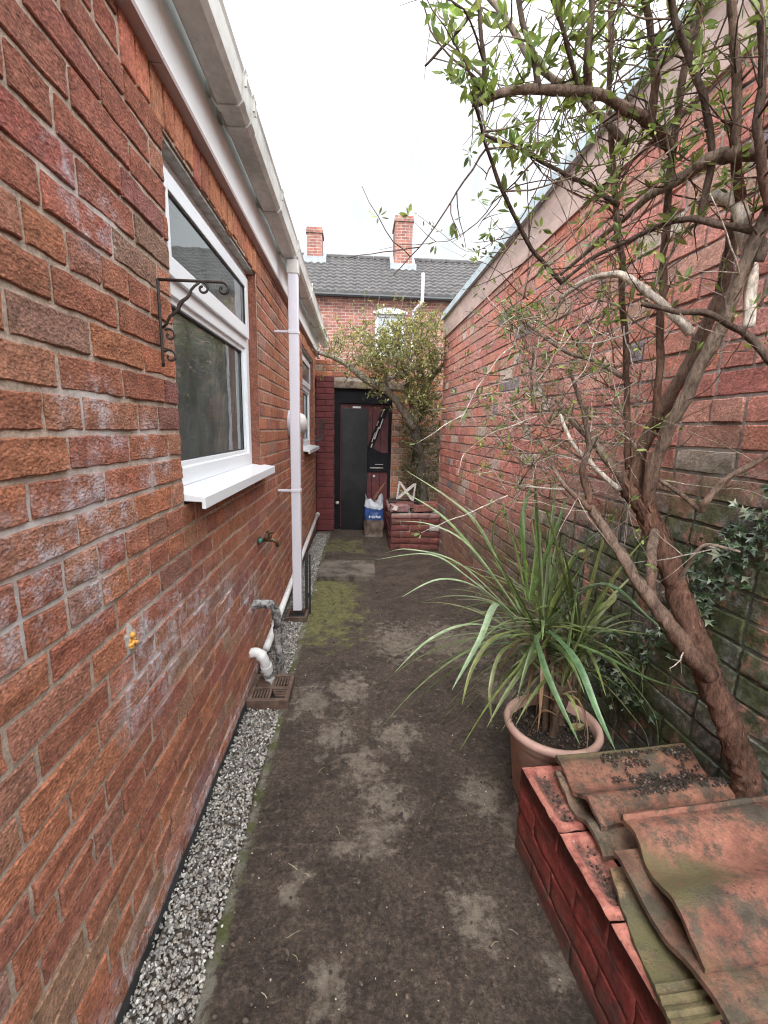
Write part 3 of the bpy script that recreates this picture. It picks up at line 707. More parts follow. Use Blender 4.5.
# bulkhead lamp
bl = thing('bulkhead_lamp', (LX, 3.62, 1.40), 'round white bulkhead lamp on the left wall half hidden by the downpipe', 'lamp')
AXM = Matrix(((0, 0, 1), (0, 1, 0), (1, 0, 0)))
mb = MB(); mb.lathe([(.001, 0), (.105, 0), (.108, .03), (.098, .05), (.001, .052)], (LX+.001, 3.62, 1.40), 28, axis=AXM); mb.build('base', MT['downpipe'], bl, smooth=False)
mb = MB(); mb.lathe([(.092, .05), (.09, .085), (.07, .12), (.035, .138), (.001, .142)], (LX+.001, 3.62, 1.40), 28, axis=AXM); mb.build('diffuser', MT['gutter'], bl, smooth=True)
# wire basket under the far window
wb = thing('wire_basket', (LX+.09, 4.9, 1.2), 'thin dark wire wall basket fixed in front of the far window', 'basket')
mb = MB()
for k in range(6):
    z = 1.24+k*.045; mb.tube([(LX+.07, 4.62, z), (LX+.15, 4.62, z), (LX+.15, 5.3, z), (LX+.07, 5.3, z)], .003, 5)
for k in range(9): y = 4.62+.085*k; mb.tube([(LX+.07, y, 1.24), (LX+.15, y, 1.24), (LX+.15, y, 1.47)], .0025, 5)
mb.build('wires', MT['iron'], wb)
# ------------------------------------------------------------------ right boundary wall (leans away from the passage axis)
rw = thing('boundary_wall', (wall_x(2.5), 2.5, 0), 'tall old red brick boundary wall along the right, mossy green at its foot', 'wall')
dv = Vector((-.04, 1, 0)).normalized(); rn = Vector((-dv.y, dv.x, 0))
O_ = Vector((wall_x(0), 0, 0)); fr = (O_, dv, rn)
def zband(y): return 2.385+.022*(4.8-y)
def zcop(y): return 2.57+.035*(5.1-y)
def ralpha(p):
    lim = lerp(1.5, .85, sstep(1.0, 3.6, p.y)); lim += .12*nz((0, p.y*2, p.z), 2.5)
    return sstep(lim, lim-.42, p.z)*lerp(1, .6, sstep(1.8, 4, p.y))
RLT = [(.52, .22, .17), (.48, .20, .155), (.54, .255, .205), (.45, .18, .145), (.50, .25, .205), (.53, .21, .15)]
W = MB()
for r, u0, u1, z0, z1 in brick_rows(-.5, 5.1, -.02, 2.5, .24, .0795, bond=lambda r: 'H' if r % 5 == 3 else 'M'):
    mz = (z0+z1)/2; my = (u0+u1)/2; d = math.sqrt(1+my*my+(mz-H)**2)
    t = var(R_.choice(RLT), .14, .05)
    q = R_.random()
    if q < .07: t = var((.50, .40, .33), .1)
    elif q < .09: t = var((.22, .18, .19), .12)
    elif q < .19: t = var((.42, .25, .19), .1)
    n = (12, 5) if d < 1.6 else ((6, 3) if d < 2.6 else ((4, 2) if d < 3.4 else (2, 1)))
    rough = .0045 if mz < 1.3 and my < 2.6 else .0024
    put_brick(W, fr, u0+.005, u1-.005, z0+.0048, z1-.0048, n[0], n[1], t, rough, .003, .016, ralpha, 2, .003 if mz < 1.2 else .0018, U(-.003, .003))
W.mi = 1
W.grid(lambda i, j: O_+dv*lerp(-.5, 5.1, i)+Vector((0, 0, lerp(-.02, 2.5, j)))+rn*(-.006+.003*nz((0, lerp(-.5, 5.1, i), lerp(0, 2.5, j)), 30)), 110, 50, lambda p: (1, 1, 1, ralpha(p)))
e = O_+dv*5.1; W.quad(e-rn*.22, e-rn*.008, e-rn*.008+Vector((0, 0, 2.5)), e-rn*.22+Vector((0, 0, 2.5)), (1, 1, 1, .2))
s0 = O_+dv*-.5; W.quad(e-rn*.22, s0-rn*.22, s0-rn*.22+Vector((0, 0, 2.55)), e-rn*.22+Vector((0, 0, 2.55)))
W.build('brickwork', [MT['oldbrick'], MT['oldmortar']], rw, smooth=True, sharp=.55)
def strip(name, mat, za, zb, n0, n1, bev=.002):
    mb = MB(); k = 24; rows = []
    for i in range(k+1):
        y = lerp(-.5, 5.14, i/k); c = O_+dv*y; w = .003*nz((0, y*3, 5))
        rows.append([mb.pt(c+rn*(n+w)+Vector((0, 0, z(y)))) for n, z in ((n0, za), (n1, za), (n1, zb), (n0, zb))])
    for i in range(k):
        for j in range(4): mb.face(rows[i][j], rows[i+1][j], rows[i+1][(j+1) % 4], rows[i][(j+1) % 4])
    mb.face(*rows[0]); mb.face(*reversed(rows[-1])); return mb.build(name, mat, rw)
strip('cement_band', MT['band'], zband, zcop, -.2, .012)
strip('coping', MT['coping'], lambda y: zcop(y)+.003, lambda y: zcop(y)+.065, -.28, .042)
# low return behind the end of the wall
rt = MB(); fr2 = (Vector((1.55, 4.9, 0)), Vector((0, 1, 0)), Vector((-1, 0, 0)))
for r, u0, u1, z0, z1 in brick_rows(0, 1.05, 0, 2.0): put_brick(rt, fr2, u0+.005, u1-.005, z0+.005, z1-.005, 1, 1, (*var((.26, .10, .08)), .5), .002, .004, .014)
rt.mi = 1; rt.box((1.56, 4.9, 0), (1.72, 5.95, 2.0), col=(1, 1, 1, .3))
tag(rt.build('side_wall', [MT['oldbrick'], MT['oldmortar']], smooth=False), 'short dark brick wall closing the corner behind the leafy corner tree', 'wall')

# ------------------------------------------------------------------ wall across the end of the passage, with the gate
bw = thing('end_wall', (.4, 6.0, 0), 'brick wall across the far end with a dark gateway and red painted pier', 'wall')
W = MB(); fr = (Vector((0, 5.96, 0)), Vector((1, 0, 0)), Vector((0, -1, 0)))
def btop(x): return 2.22-.10*max(0, x)
for r, u0, u1, z0, z1 in brick_rows(-.56, 1.7, 0, 2.24, bond=lambda r: 'H' if r % 4 == 2 else 'S'):
    if z1 > btop((u0+u1)/2)+.03: continue
    for a, b in cut(u0, u1, ((-.30, .462, 0, 1.985), (-.56, -.30, 0, 2.03)), z0, z1):
        t = var(R_.choice([(.44, .17, .10), (.40, .15, .09), (.46, .24, .16), (.34, .12, .08)]), .16)
        if z0 > 2 and R_.random() < .4: t = var((.52, .36, .26), .1)
        put_brick(W, fr, a+.005, b-.005, z0+.005, z1-.005, 2, 1, (*t, .6 if (a > .5 and z0 < 1.4) else .1), .003, .005, .015, None, 2, .003, U(-.004, .003))
W.mi = 1
for q in ((-.56, -.30, 2.0, 2.2), (-.56, -.30, 0, 2.0), (-.30, .462, 1.985, 2.15), (.462, 1.7, 0, 2.06)): W.box((q[0], 5.967, q[2]), (q[1], 6.18, q[3]), col=(1, 1, 1, .1))
W.build('brickwork', [MT['oldbrick'], MT['oldmortar']], bw, smooth=True, sharp=.55)
P = MB(); fr = (Vector((0, 5.88, 0)), Vector((1, 0, 0)), Vector((0, -1, 0))); RED = (.20, .034, .034, 0)
for r, u0, u1, z0, z1 in brick_rows(-.535, -.30, 0, 2.03, .235, .0752): put_brick(P, fr, max(u0, -.535)+.002, u1-.002, z0+.003, z1-.003, 3, 1, RED, .002, .005, .010, None, 3, .001)
fr = (Vector((-.30, 5.88, 0)), Vector((0, 1, 0)), Vector((1, 0, 0)))
for r, u0, u1, z0, z1 in brick_rows(0, .1, 0, 2.03, .115, .0752): put_brick(P, fr, max(u0, 0)+.002, u1-.002, z0+.003, z1-.003, 1, 1, RED, .002, .004, .008)
P.box((-.53, 5.888, 0), (-.306, 6.1, 2.028), col=RED); P.build('pier', MT['pierpaint'], bw, smooth=False)
L_ = MB(); L_.grid
L_.box((-.31, 5.93, 1.885), (.60, 6.12, 1.983)); L_.build('lintel', MT['stone'], bw, bevel=.012)

gt = thing('gate', (.08, 6.03, 0), 'black framed gate with red boards and a scuffed diagonal brace in the end wall', 'gate')
m = MB(); Y0, Y1 = 6.0, 6.06
m.box((-.298, Y0-.02, 0), (-.225, Y1, 1.70)); m.box((.425, Y0-.02, 0), (.46, Y1, 1.70)); m.box((-.298, Y0-.022, 1.70), (.46, Y1, 1.884)); m.build('frame', MT['blackpaint'], gt, bevel=.003)
m = MB()
for k in range(6):
    x = -.225+k*.1083; m.box((x+.002, Y0+.012, .02), (x+.1063, Y0+.03, 1.698))
m.build('boards', MT['redpaintwood'], gt, bevel=.002)
m = MB(); m.box((-.295, Y0+.0305, .0), (.455, Y0+.05, 1.88)); m.build('added_light_stop', MT['blackpaint'], gt)  # added black sheet, keeps light from showing through the board gaps
def bar(mb, p, q, w, y0, y1, t=None):
    p, q = Vector(p), Vector(q); d = (q-p).normalized(); n = Vector((-d.z, 0, d.x))*w
    P_ = [p+n, p-n, q-n, q+n]; ii = [mb.pt((a.x, y, a.z)) for y in (y0, y1) for a in P_]
    for f_ in ((0, 1, 2, 3), (7, 6, 5, 4), (0, 4, 5, 1), (1, 5, 6, 2), (2, 6, 7, 3), (3, 7, 4, 0)): mb.face(*[ii[k] for k in f_])
m = MB(); bar(m, (.17, 0, 1.10), (.385, 0, 1.66), .038, Y0-.012, Y0+.0115); m.build('brace', MT['blackpaint'], gt, bevel=.002)
m = MB()
for a, b, w in (((.20, 0, 1.20), (.245, 0, 1.33), .006), ((.235, 0, 1.24), (.29, 0, 1.40), .009), ((.30, 0, 1.38), (.345, 0, 1.51), .007), ((.262, 0, 1.42), (.285, 0, 1.48), .006), ((.19, 0, 1.13), (.21, 0, 1.18), .008), ((.32, 0, 1.54), (.36, 0, 1.64), .004)): bar(m, a, b, w, Y0-.0145, Y0-.0122)
m.build('brace_scuffs', MT['scuff'], gt)
m = MB(); m.box((.14, Y0-.008, .80), (.424, Y0+.011, 1.06)); bar(m, (.15, 0, 1.10), (.40, 0, .97), .05, Y0-.009, Y0+.0105); m.build('ledge_board', MT['blackpaint'], gt, bevel=.002)
m = MB(); m.box((.18, Y0-.0115, .85), (.36, Y0-.0085, .862)); m.box((.25, Y0-.0115, .90), (.36, Y0-.0085, .906)); m.build('scratches', MT['scuff'], gt)
m = MB(); m.lathe([(.001, 0), (.016, .001), (.018, .012), (.01, .02), (.001, .021)], (.24, Y0+.011, .74), 14, axis=Matrix(((1, 0, 0), (0, 0, -1), (0, 1, 0)))); m.build('latch_knob', MT['white'], gt, smooth=True)
bd = MB(); A_ = Matrix.Rotation(math.radians(-1.2), 4, 'X'); 
ii = bd.box((-.205, 5.945, .0), (.142, 5.962, 1.635)); tag(bd.build('leaning_board', MT['charcoal'], bevel=.002), 'tall smooth charcoal grey board standing upright against the gate', 'board')
tb = MB(); tb.box((-.06, 5.940, 1.637), (.045, 5.965, 1.660)); tag(tb.build('white_clip', MT['white'], bevel=.003), 'small white clip on the top edge of the charcoal board', 'clip')
ph = MB(); ph.lathe([(.001, -.02), (.022, -.018), (.026, 0), (.02, .02), (.001, .022)], (-.258, 5.962, .372), 12); tag(ph.build('gate_weight', MT['scuff'], smooth=True), 'small pale round knob hanging on the left gate post', 'knob')

# sack
sk = thing('compost_sack', (.23, 5.62, 0), 'crumpled white and blue plastic compost sack standing open before the gate', 'sack')
def sack_pt(u, v):
    a = u*2*math.pi; z = lerp(.0, .50, v); r = lerp(1, .86, v)
    ca, sa = math.cos(a), math.sin(a); ca = math.copysign(abs(ca)**.6, ca); sa = math.copysign(abs(sa)**.6, sa)
    w = .022*nz((ca*2, sa*2, z*9), 1.2, 3)+.010*nz((ca*5, sa*5, z*18), 1.3, 9)
    zz = z+(.055*math.sin(a*2+1)+.05*nz((ca, sa, 0), 2.2, 4))*sstep(.6, 1, v)
    return Vector((.232+ca*(.130*r+w), 5.63+sa*(.085*r+w), zz))
m = MB()
ids = m.grid(sack_pt, 40, 16)
for k, f_ in enumerate(m.f):
    j = k % 16; m.m[k] = 0 if j > 11 else (1 if j > 6 else 2)
m.build('bag', [MT['bagwhite'], MT['bagblue'], MT['bagbrown']], sk, smooth=True)
m = MB()
for k in range(7):
    u0 = .155+k*.012; x = .165+k*.022; m.box((x, 5.537, .252+.006*math.sin(k*2)), (x+.016, 5.5395, .276+.005*math.cos(k*3)))
m.build('printed_lettering', MT['bagwhite'], sk)
m = MB(); m.tube([(.15, 5.63, .3), (.25, 5.645, .52), (.375, 5.66, .70)], [.022, .02, .013], 7, jit=.3, col=(.16, .09, .06)); tag(m.build('wooden_offcut', MT['bark']), 'brown wooden offcut sticking out of the compost sack', 'offcut')

# ------------------------------------------------------------------ little raised bed of broken brick
rb = thing('raised_bed', (.66, 5.2, 0), 'low raised bed of dark red bricks with a crumbling top beside the gate', 'planter')
W = MB(); fr = (Vector((0, 4.9, 0)), Vector((1, 0, 0)), Vector((0, -1, 0))); DR = [(.15, .045, .04), (.13, .04, .038), (.18, .06, .05), (.11, .035, .035)]
fr2 = (Vector((.40, 4.9, 0)), Vector((0, 1, 0)), Vector((-1, 0, 0)))
for f_, a0, a1 in ((fr, .40, .965), (fr2, 0, 1.0)):
    for r, u0, u1, z0, z1 in brick_rows(a0, a1, 0, .46):
        u0 = max(u0, a0)
        if u1-u0 < .03: continue
        t = var(R_.choice(DR), .15)
        if r == 5: t = var((.28, .15, .14), .2)
        if r == 3 and R_.random() < .3: t = (.42, .38, .36)
        put_brick(W, f_, u0+.0025, u1-.0025, z0+.0022, z1-.0022-(U(0, .03) if r == 5 else 0), 4, 2, (*t, .05), .006, .008, .02, None, 2, .004, U(-.006, .006))
W.mi = 1; W.box((.412, 4.912, 0), (.955, 5.94, .43), col=(1, 1, 1, .3))
W.build('brickwork', [MT['oldbrick'], MT['oldmortar']], rb, smooth=True)
m = MB(); m.grid(lambda i, j: Vector((lerp(.42, .95, i), lerp(4.95, 5.93, j), .436+.03*nz((i*3, j*5, 0), 1.5))), 16, 24); m.build('soil', MT['soil'], rb, smooth=True)
def loose_brick(c, yaw, pitch, roll, col, label, sz=(.215, .1, .065)):
    Mx = Matrix.Translation(c) @ Matrix.Rotation(yaw, 4, 'Z') @ Matrix.Rotation(pitch, 4, 'Y') @ Matrix.Rotation(roll, 4, 'X')
    mb = MB(); mb.col = (*col, .05); n = [6, 4, 3]
    fs = set(); 
    def put(a, b, k, s):
        ids = []
        for i in range(n[a]+1):
            row = []
            for j in range(n[b]+1):
                p = [0, 0, 0]; p[a] = (i/n[a]-.5)*sz[a]; p[b] = (j/n[b]-.5)*sz[b]; p[k] = s*.5*sz[k]
                v = Vector(p); v = v*(1+.10*noise.noise(v*22+Vector(c)*3)+.05*noise.noise(v*60+Vector(c)*3))
                row.append(mb.pt(Mx @ v))
            ids.append(row)
        for i in range(n[a]):
            for j in range(n[b]): mb.face(ids[i][j], ids[i+1][j], ids[i+1][j+1], ids[i][j+1])
    for a, b, k in ((0, 1, 2), (1, 2, 0), (0, 2, 1)):
        for s in (-1, 1): put(a, b, k, s)
    return tag(mb.build('loose_brick', MT['oldbrick'], weld=True, smooth=False), label, 'brick', 'loose bricks on the raised bed')
loose_brick(Vector((.50, 4.965, .492)), .15, .05, .1, (.27, .15, .15), 'broken mauve brick lying on the front left corner of the raised bed')
loose_brick(Vector((.78, 4.985, .487)), -.2, -.08, 0, (.22, .09, .075), 'dull red loose brick in the middle of the raised bed front edge')
loose_brick(Vector((.90, 5.15, .50)), -.1, .0, .0, (.30, .11, .085), 'bright red loose brick at the wall end of the raised bed')
loose_brick(Vector((.57, 5.13, .50)), .05, .0, .0, (.2, .08, .07), 'dark loose brick carrying the pierced concrete block')
loose_brick(Vector((.452, 4.935, .487)), 1.2, .3, .2, (.45, .40, .38), 'small pale broken brick end on the outer edge of the raised bed', (.09, .07, .055))
sb = MB(); cx, cz, hw = .585, .655, .105
y0, y1 = 5.10, 5.145
for q in ((cx-hw, cx-hw+.018, cz-hw, cz+hw), (cx+hw-.018, cx+hw, cz-hw, cz+hw)): sb.box((q[0], y0, q[2]), (q[1], y1, q[3]))
bar(sb, (cx-hw+.02, 0, cz-hw+.012), (cx+hw-.02, 0, cz+hw-.012), .014, y0+.001, y1-.001); bar(sb, (cx-hw+.02, 0, cz+hw-.012), (cx+hw-.02, 0, cz-hw+.012), .014, y0+.003, y1-.003)
Q = Matrix.Translation((cx, 5.12, cz)) @ Matrix.Rotation(.12, 4, 'Y') @ Matrix.Translation((-cx, -5.12, -cz+.006)); sb.v = [Q @ v for v in sb.v]
tag(sb.build('screen_block', MT['concblock'], bevel=.003), 'pale pierced concrete block with a cross pattern standing on the raised bed', 'block')

# flat concrete step
sl = MB(); sl.grid(lambda i, j: Vector((lerp(-.33, .17, i)+.0, lerp(3.86, 4.34, j), .048+.004*nz((i*4, j*4, 1), 2))), 14, 12)
sl.box((-.345, 3.845, -.03), (.185, 4.355, .043)); tag(sl.build('concrete_slab', MT['conc'], bevel=0), 'flat worn concrete slab set across the path in front of the gate', 'slab')

# ------------------------------------------------------------------ houses beyond
fh = thing('terraced_house', (1.0, 12.8, 0), 'red brick terraced house with dark tiled roof and two chimneys beyond the passage', 'house')
m = MB(); x0, x1, y0, y1, ze = -9, 11, 12.8, 17.0, 4.86
m.mi = 0
def fq(a, b, c, d): m.quad((a, y0, c), (b, y0, c), (b, y0, d), (a, y0, d))
wx0, wx1, wz0, wz1 = .46, 1.30, 3.35, 4.50
fq(x0, wx0, 0, ze); fq(wx1, x1, 0, ze); fq(wx0, wx1, 0, wz0); fq(wx0, wx1, wz1, ze)
m.quad((wx0, y0, wz0), (wx0, y0+.15, wz0), (wx0, y0+.15, wz1), (wx0, y0, wz1)); m.quad((wx1, y0+.15, wz0), (wx1, y0, wz0), (wx1, y0, wz1), (wx1, y0+.15, wz1)); m.quad((wx0, y0, wz0), (wx1, y0, wz0), (wx1, y0+.15, wz0), (wx0, y0+.15, wz0)); m.quad((wx0, y0+.15, wz1), (wx1, y0+.15, wz1), (wx1, y0, wz1), (wx0, y0, wz1))
m.quad((x0, y1, 0), (x0, y0, 0), (x0, y0, ze), (x0, y1, ze)); m.quad((x1, y0, 0), (x1, y1, 0), (x1, y1, ze), (x1, y0, ze)); m.quad((x1, y1, 0), (x0, y1, 0), (x0, y1, ze), (x1, y1, ze))
m.build('wall', MT['farbrick'], fh)
m = MB(); RY0, RZ0, RY1, RZ1 = 12.62, 4.93, 14.75, 6.50; rows = 11; npc = 10
nx = int((x1-x0)/.20)
for r in range(rows):
    t0, t1 = r/rows, (r+1)/rows+.012
    ids = []
    for i in range(nx*6+1):
        x = x0+i*.0333; ph = (i % 6)/6; h = .034*(0.5+.5*math.cos(2*math.pi*ph))**.8
        off = .012*nz((x*.8, r, 0))+.004*nz((int(i/6), r*7, 3), 3.7)
        a = m.pt((x, lerp(RY0, RY1, t0), lerp(RZ0, RZ1, t0)+.052+h+off)); b = m.pt((x, lerp(RY0, RY1, t1), lerp(RZ0, RZ1, t1)+.006+h+off)); c = m.pt((x, lerp(RY0, RY1, t0)-.001, lerp(RZ0, RZ1, t0)-.002)); ids.append((a, b, c))
    for i in range(len(ids)-1): m.face(ids[i][0], ids[i+1][0], ids[i+1][1], ids[i][1]); m.face(ids[i][2], ids[i+1][2], ids[i+1][0], ids[i][0])
m.quad((x0, RY1, RZ1), (x1, RY1, RZ1), (x1, y1+.2, RZ0), (x0, y1+.2, RZ0))
ro = m.build('roof', MT['fartile'], fh)
m = MB(); k = 0; x = x0
while x < x1: m.tube([(x, RY1, RZ1+.02), (x+.44, RY1, RZ1+.02+.008*nz((x, 0, 0), 3))], .09, 10); x += .45
m.build('ridge_tiles', MT['fartile'], ro)
def chimney(xa, xb, ya, yb, zt):
    m = MB(); m.box((xa, ya, 5.6), (xb, yb, zt-.16)); m.box((xa-.03, ya-.03, zt-.1598), (xb+.03, yb+.03, zt-.06)); m.box((xa-.01, ya-.01, zt-.0598), (xb+.01, yb+.01, zt)); 
    c = m.build('chimney', MT['farbrick'], fh)
    m = MB(); 
    def zr(y): return RZ0+(y-RY0)/(RY1-RY0)*(RZ1-RZ0) if y < RY1 else RZ1-(y-RY1)*.6
    m.box((xa-.13, ya-.12, zr(ya)-.1), (xb+.13, ya-.004, zr(ya)+.13)); 
    for a, b in ((xa-.12, xa-.004), (xb+.004, xb+.12)):
        ii = [m.pt(p) for p in ((a, ya, zr(ya)+.03), (b, ya, zr(ya)+.03), (b, RY1, RZ1+.03), (a, RY1, RZ1+.03), (a, ya, zr(ya)+.13), (b, ya, zr(ya)+.15), (b, RY1, RZ1+.15), (a, RY1, RZ1+.12))]
        for q in ((4, 5, 6, 7), (0, 1, 5, 4), (1, 2, 6, 5), (3, 0, 4, 7), (2, 3, 7, 6)): m.face(*[ii[k] for k in q])
    m.build('flashing', MT['lead'], c)
chimney(-1.54, -1.10, 14.4, 14.95, 7.20); chimney(1.06, 1.57, 14.15, 15.0, 7.52)
m = MB(); m.tube([(x0, 12.57, 4.86), (x1, 12.57, 4.84)], .06, 8); m.build('gutter', MT['blackplastic'], fh)
m = MB(); m.tube(cat_rom([(1.50, 12.74, 3.0), (1.50, 12.74, 4.45), (1.52, 12.70, 4.55), (1.68, 12.52, 4.72), (1.70, 12.50, 4.85), (1.70, 12.50, 5.45)], 5), .045, 8); m.build('vent_pipe', MT['downpipe'], fh, smooth=True)
wn = MB(); yy0, yy1 = y0+.06, y0+.12
for q in ((wx0+.01, wx0+.09, wz0+.01, wz1-.01), (wx1-.09, wx1-.01, wz0+.01, wz1-.01), (wx0+.09, wx1-.09, wz1-.09, wz1-.01), (wx0+.09, wx1-.09, wz0+.01, wz0+.09), (wx0+.09, wx1-.09, 3.9, 3.96), (.86, .90, 3.96, 4.41)): wn.box((q[0], yy0, q[2]), (q[1], yy1, q[3]))
w = wn.build('window', MT['white'], fh, bevel=.004)
m = MB(); m.quad((wx0, yy1-.02, wz0), (wx1, yy1-.02, wz0), (wx1, yy1-.02, wz1), (wx0, yy1-.02, wz1)); m.build('pane', MT['farglass'], w)
m = MB(); m.quad((wx0, y0+.149, wz0), (wx1, y0+.149, wz0), (wx1, y0+.149, wz1), (wx0, y0+.149, wz1)); m.build('net_curtain', MT['curtain'], w)
m = MB(); a = []; nseg = 14
for k in range(nseg+1):
    t = k/nseg; x = lerp(wx0-.05, wx1+.05, t); zz = wz1+.03+.11*math.sin(math.pi*t); a.append((x, zz))
for k in range(nseg):
    (xa, za), (xb, zb) = a[k], a[k+1]
    ii = [m.pt(p) for p in ((xa, y0-.03, wz1-.02), (xb, y0-.03, wz1-.02), (xb, y0-.03, zb), (xa, y0-.03, za), (xa, y0+.02, za), (xb, y0+.02, zb), (xa, y0+.02, wz1-.02), (xb, y0+.02, wz1-.02))]
    m.face(*[ii[q] for q in (0, 1, 2, 3)]); m.face(*[ii[q] for q in (3, 2, 5, 4)]); m.face(*[ii[q] for q in (6, 7, 1, 0)])
m.build('arched_lintel', MT['white'], fh)
# ------------------------------------------------------------------ red planter with the stack of roof tiles
pl = thing('brick_planter', (.6, .6, 0), 'red painted brick planter wall in the right foreground with worn salmon top bricks', 'planter')
Pa, Pb = Vector((.549, 1.225, 0)), Vector((.628, .02, 0)); pd = (Pb-Pa).normalized(); pn = Vector((pd.y, -pd.x, 0))
if pn.x > 0: pn = -pn
PLn = (Pb-Pa).length; fr = (Pa, pd, pn)
W = MB()
for r, u0, u1, z0, z1 in brick_rows(0, PLn, -.02, .233, .225, .0845):
    u0 = max(u0, 0)
    if u1-u0 < .03: continue
    put_brick(W, fr, u0+.0003, u1-.0003, z0+.0008, z1-.0008, 14, 6, (1, 1, 1, 0), .0042, .0016, .008, None, 2, .0006, U(-.0012, .0012))
fe = (Pa, Vector((-pn.x, -pn.y, 0)), -pd)
for r, u0, u1, z0, z1 in brick_rows(0, .5, -.02, .233, .225, .0845):
    u0 = max(u0, 0)
    if u1-u0 < .03: continue
    put_brick(W, fe, u0+.0008, u1-.0008, z0+.0012, z1-.0012, 5, 3, (1, 1, 1, 0), .003, .003, .008, None, 2, .001, 0)
for k in range(2):
    a = Pa-pn*.004*0; 
inn = -pn
c0 = Pa+pd*.004+inn*.004; 
def pbox(mb, u0, u1, n0, n1, z0, z1):
    ii = [mb.pt(Pa+pd*u+inn*n+Vector((0, 0, z))) for z in (z0, z1) for u, n in ((u0, n0), (u1, n0), (u1, n1), (u0, n1))]
    for q in ((0, 3, 2, 1), (4, 5, 6, 7), (0, 1, 5, 4), (1, 2, 6, 5), (2, 3, 7, 6), (3, 0, 4, 7)): mb.face(*[ii[k] for k in q])
W.build('outer_brickwork', MT['redpaint'], pl, smooth=True)
W = MB(); pbox(W, .006, PLn, .006, .10, 0, .228); pbox(W, .006, .1, .1005, .5, 0, .228)
W.build('core', MT['rim'], pl)
# top course: bricks on their bed with a hollow frog
def frog_brick(u0, u1, n0, n1, z0, z1, along=True):
    mb = MB(); s = U(0, 60)
    def P_(u, n, z, q=1): 
        p = Pa+pd*u+inn*n+Vector((0, 0, z)); e = .0022
        return mb.pt(p+Vector((nz(p, 30, s), nz(p, 30, s+5), nz(p, 26, s+9)))*e*q)
    nu, nn = (18, 8) if along else (8, 18); ids = []
    for i in range(nu+1):
        row = []
        for j in range(nn+1):
            a, b = i/nu, j/nn
            da = min(a, 1-a)*(u1-u0); db = min(b, 1-b)*(n1-n0)
            dip = sstep(.018, .030, db)*sstep(.022, .036, da)
            rnd = .006*(1-sstep(0, .007, min(da, db)))
            p = Pa+pd*lerp(u0, u1, a)
            w = .003*nz((lerp(u0, u1, a), lerp(n0, n1, b), s), 40)+.0015*nz((lerp(u0, u1, a), lerp(n0, n1, b), s), 90)
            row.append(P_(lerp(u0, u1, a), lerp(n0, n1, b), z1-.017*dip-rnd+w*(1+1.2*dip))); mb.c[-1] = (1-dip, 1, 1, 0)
        ids.append(row)
    for i in range(nu):
        for j in range(nn): mb.face(ids[i][j], ids[i+1][j], ids[i+1][j+1], ids[i][j+1])
    bnd = [ids[i][0] for i in range(nu+1)]+[ids[nu][j] for j in range(1, nn+1)]+[ids[i][nn] for i in range(nu-1, -1, -1)]+[ids[0][j] for j in range(nn-1, 0, -1)]
    low = []
    for b in bnd: v = mb.v[b]; low.append(mb.pt((v.x, v.y, z0)))
    for k in range(len(bnd)): mb.face(bnd[k], bnd[(k+1) % len(bnd)], low[(k+1) % len(bnd)], low[k])
    return mb
u = 0; first = True
while u < PLn-.05:
    L = .222 if not first else .24
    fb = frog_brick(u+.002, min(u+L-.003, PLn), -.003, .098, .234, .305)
    # outer side is painted red like the wall below, the bed is worn
    nside = 2*(18+8)
    for k in range(len(fb.f)-nside, len(fb.f)): fb.m[k] = 1
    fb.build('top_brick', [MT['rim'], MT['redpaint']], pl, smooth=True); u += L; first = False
fb = frog_brick(.002, .1, .1, .32, .234, .303, False)
nside = 52
for k in range(len(fb.f)-nside, len(fb.f)): fb.m[k] = 1
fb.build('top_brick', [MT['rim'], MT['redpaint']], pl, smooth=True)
m = MB(); m.grid(lambda i, j: Pa+pd*lerp(.09, PLn, i)+inn*lerp(.096, .56, j)+Vector((0, 0, .262+.016*nz((i*14, j*6, 0), 1.2)+.008*nz((i*40, j*18, 0), 1.2))), 60, 24); m.build('soil', MT['soil'], pl, smooth=True)
m = MB()
for k in range(500):
    p = Pa+pd*U(.02, PLn-.3)+inn*(U(.03, .075) if R_.random() < .55 else U(.09, .16)); pebble(m, p+Vector((0, 0, .291 if (p-Pa).dot(inn) < .08 else .27)), U(.002, .0055), True, R_.choice([(.03, .02, .015), (.06, .04, .03), (.14, .08, .06)]))
tag(m.build('planter_grit', MT['gravel']), 'dark grit and soil crumbs lying in the hollows of the red planter top', 'grit', kind='stuff')

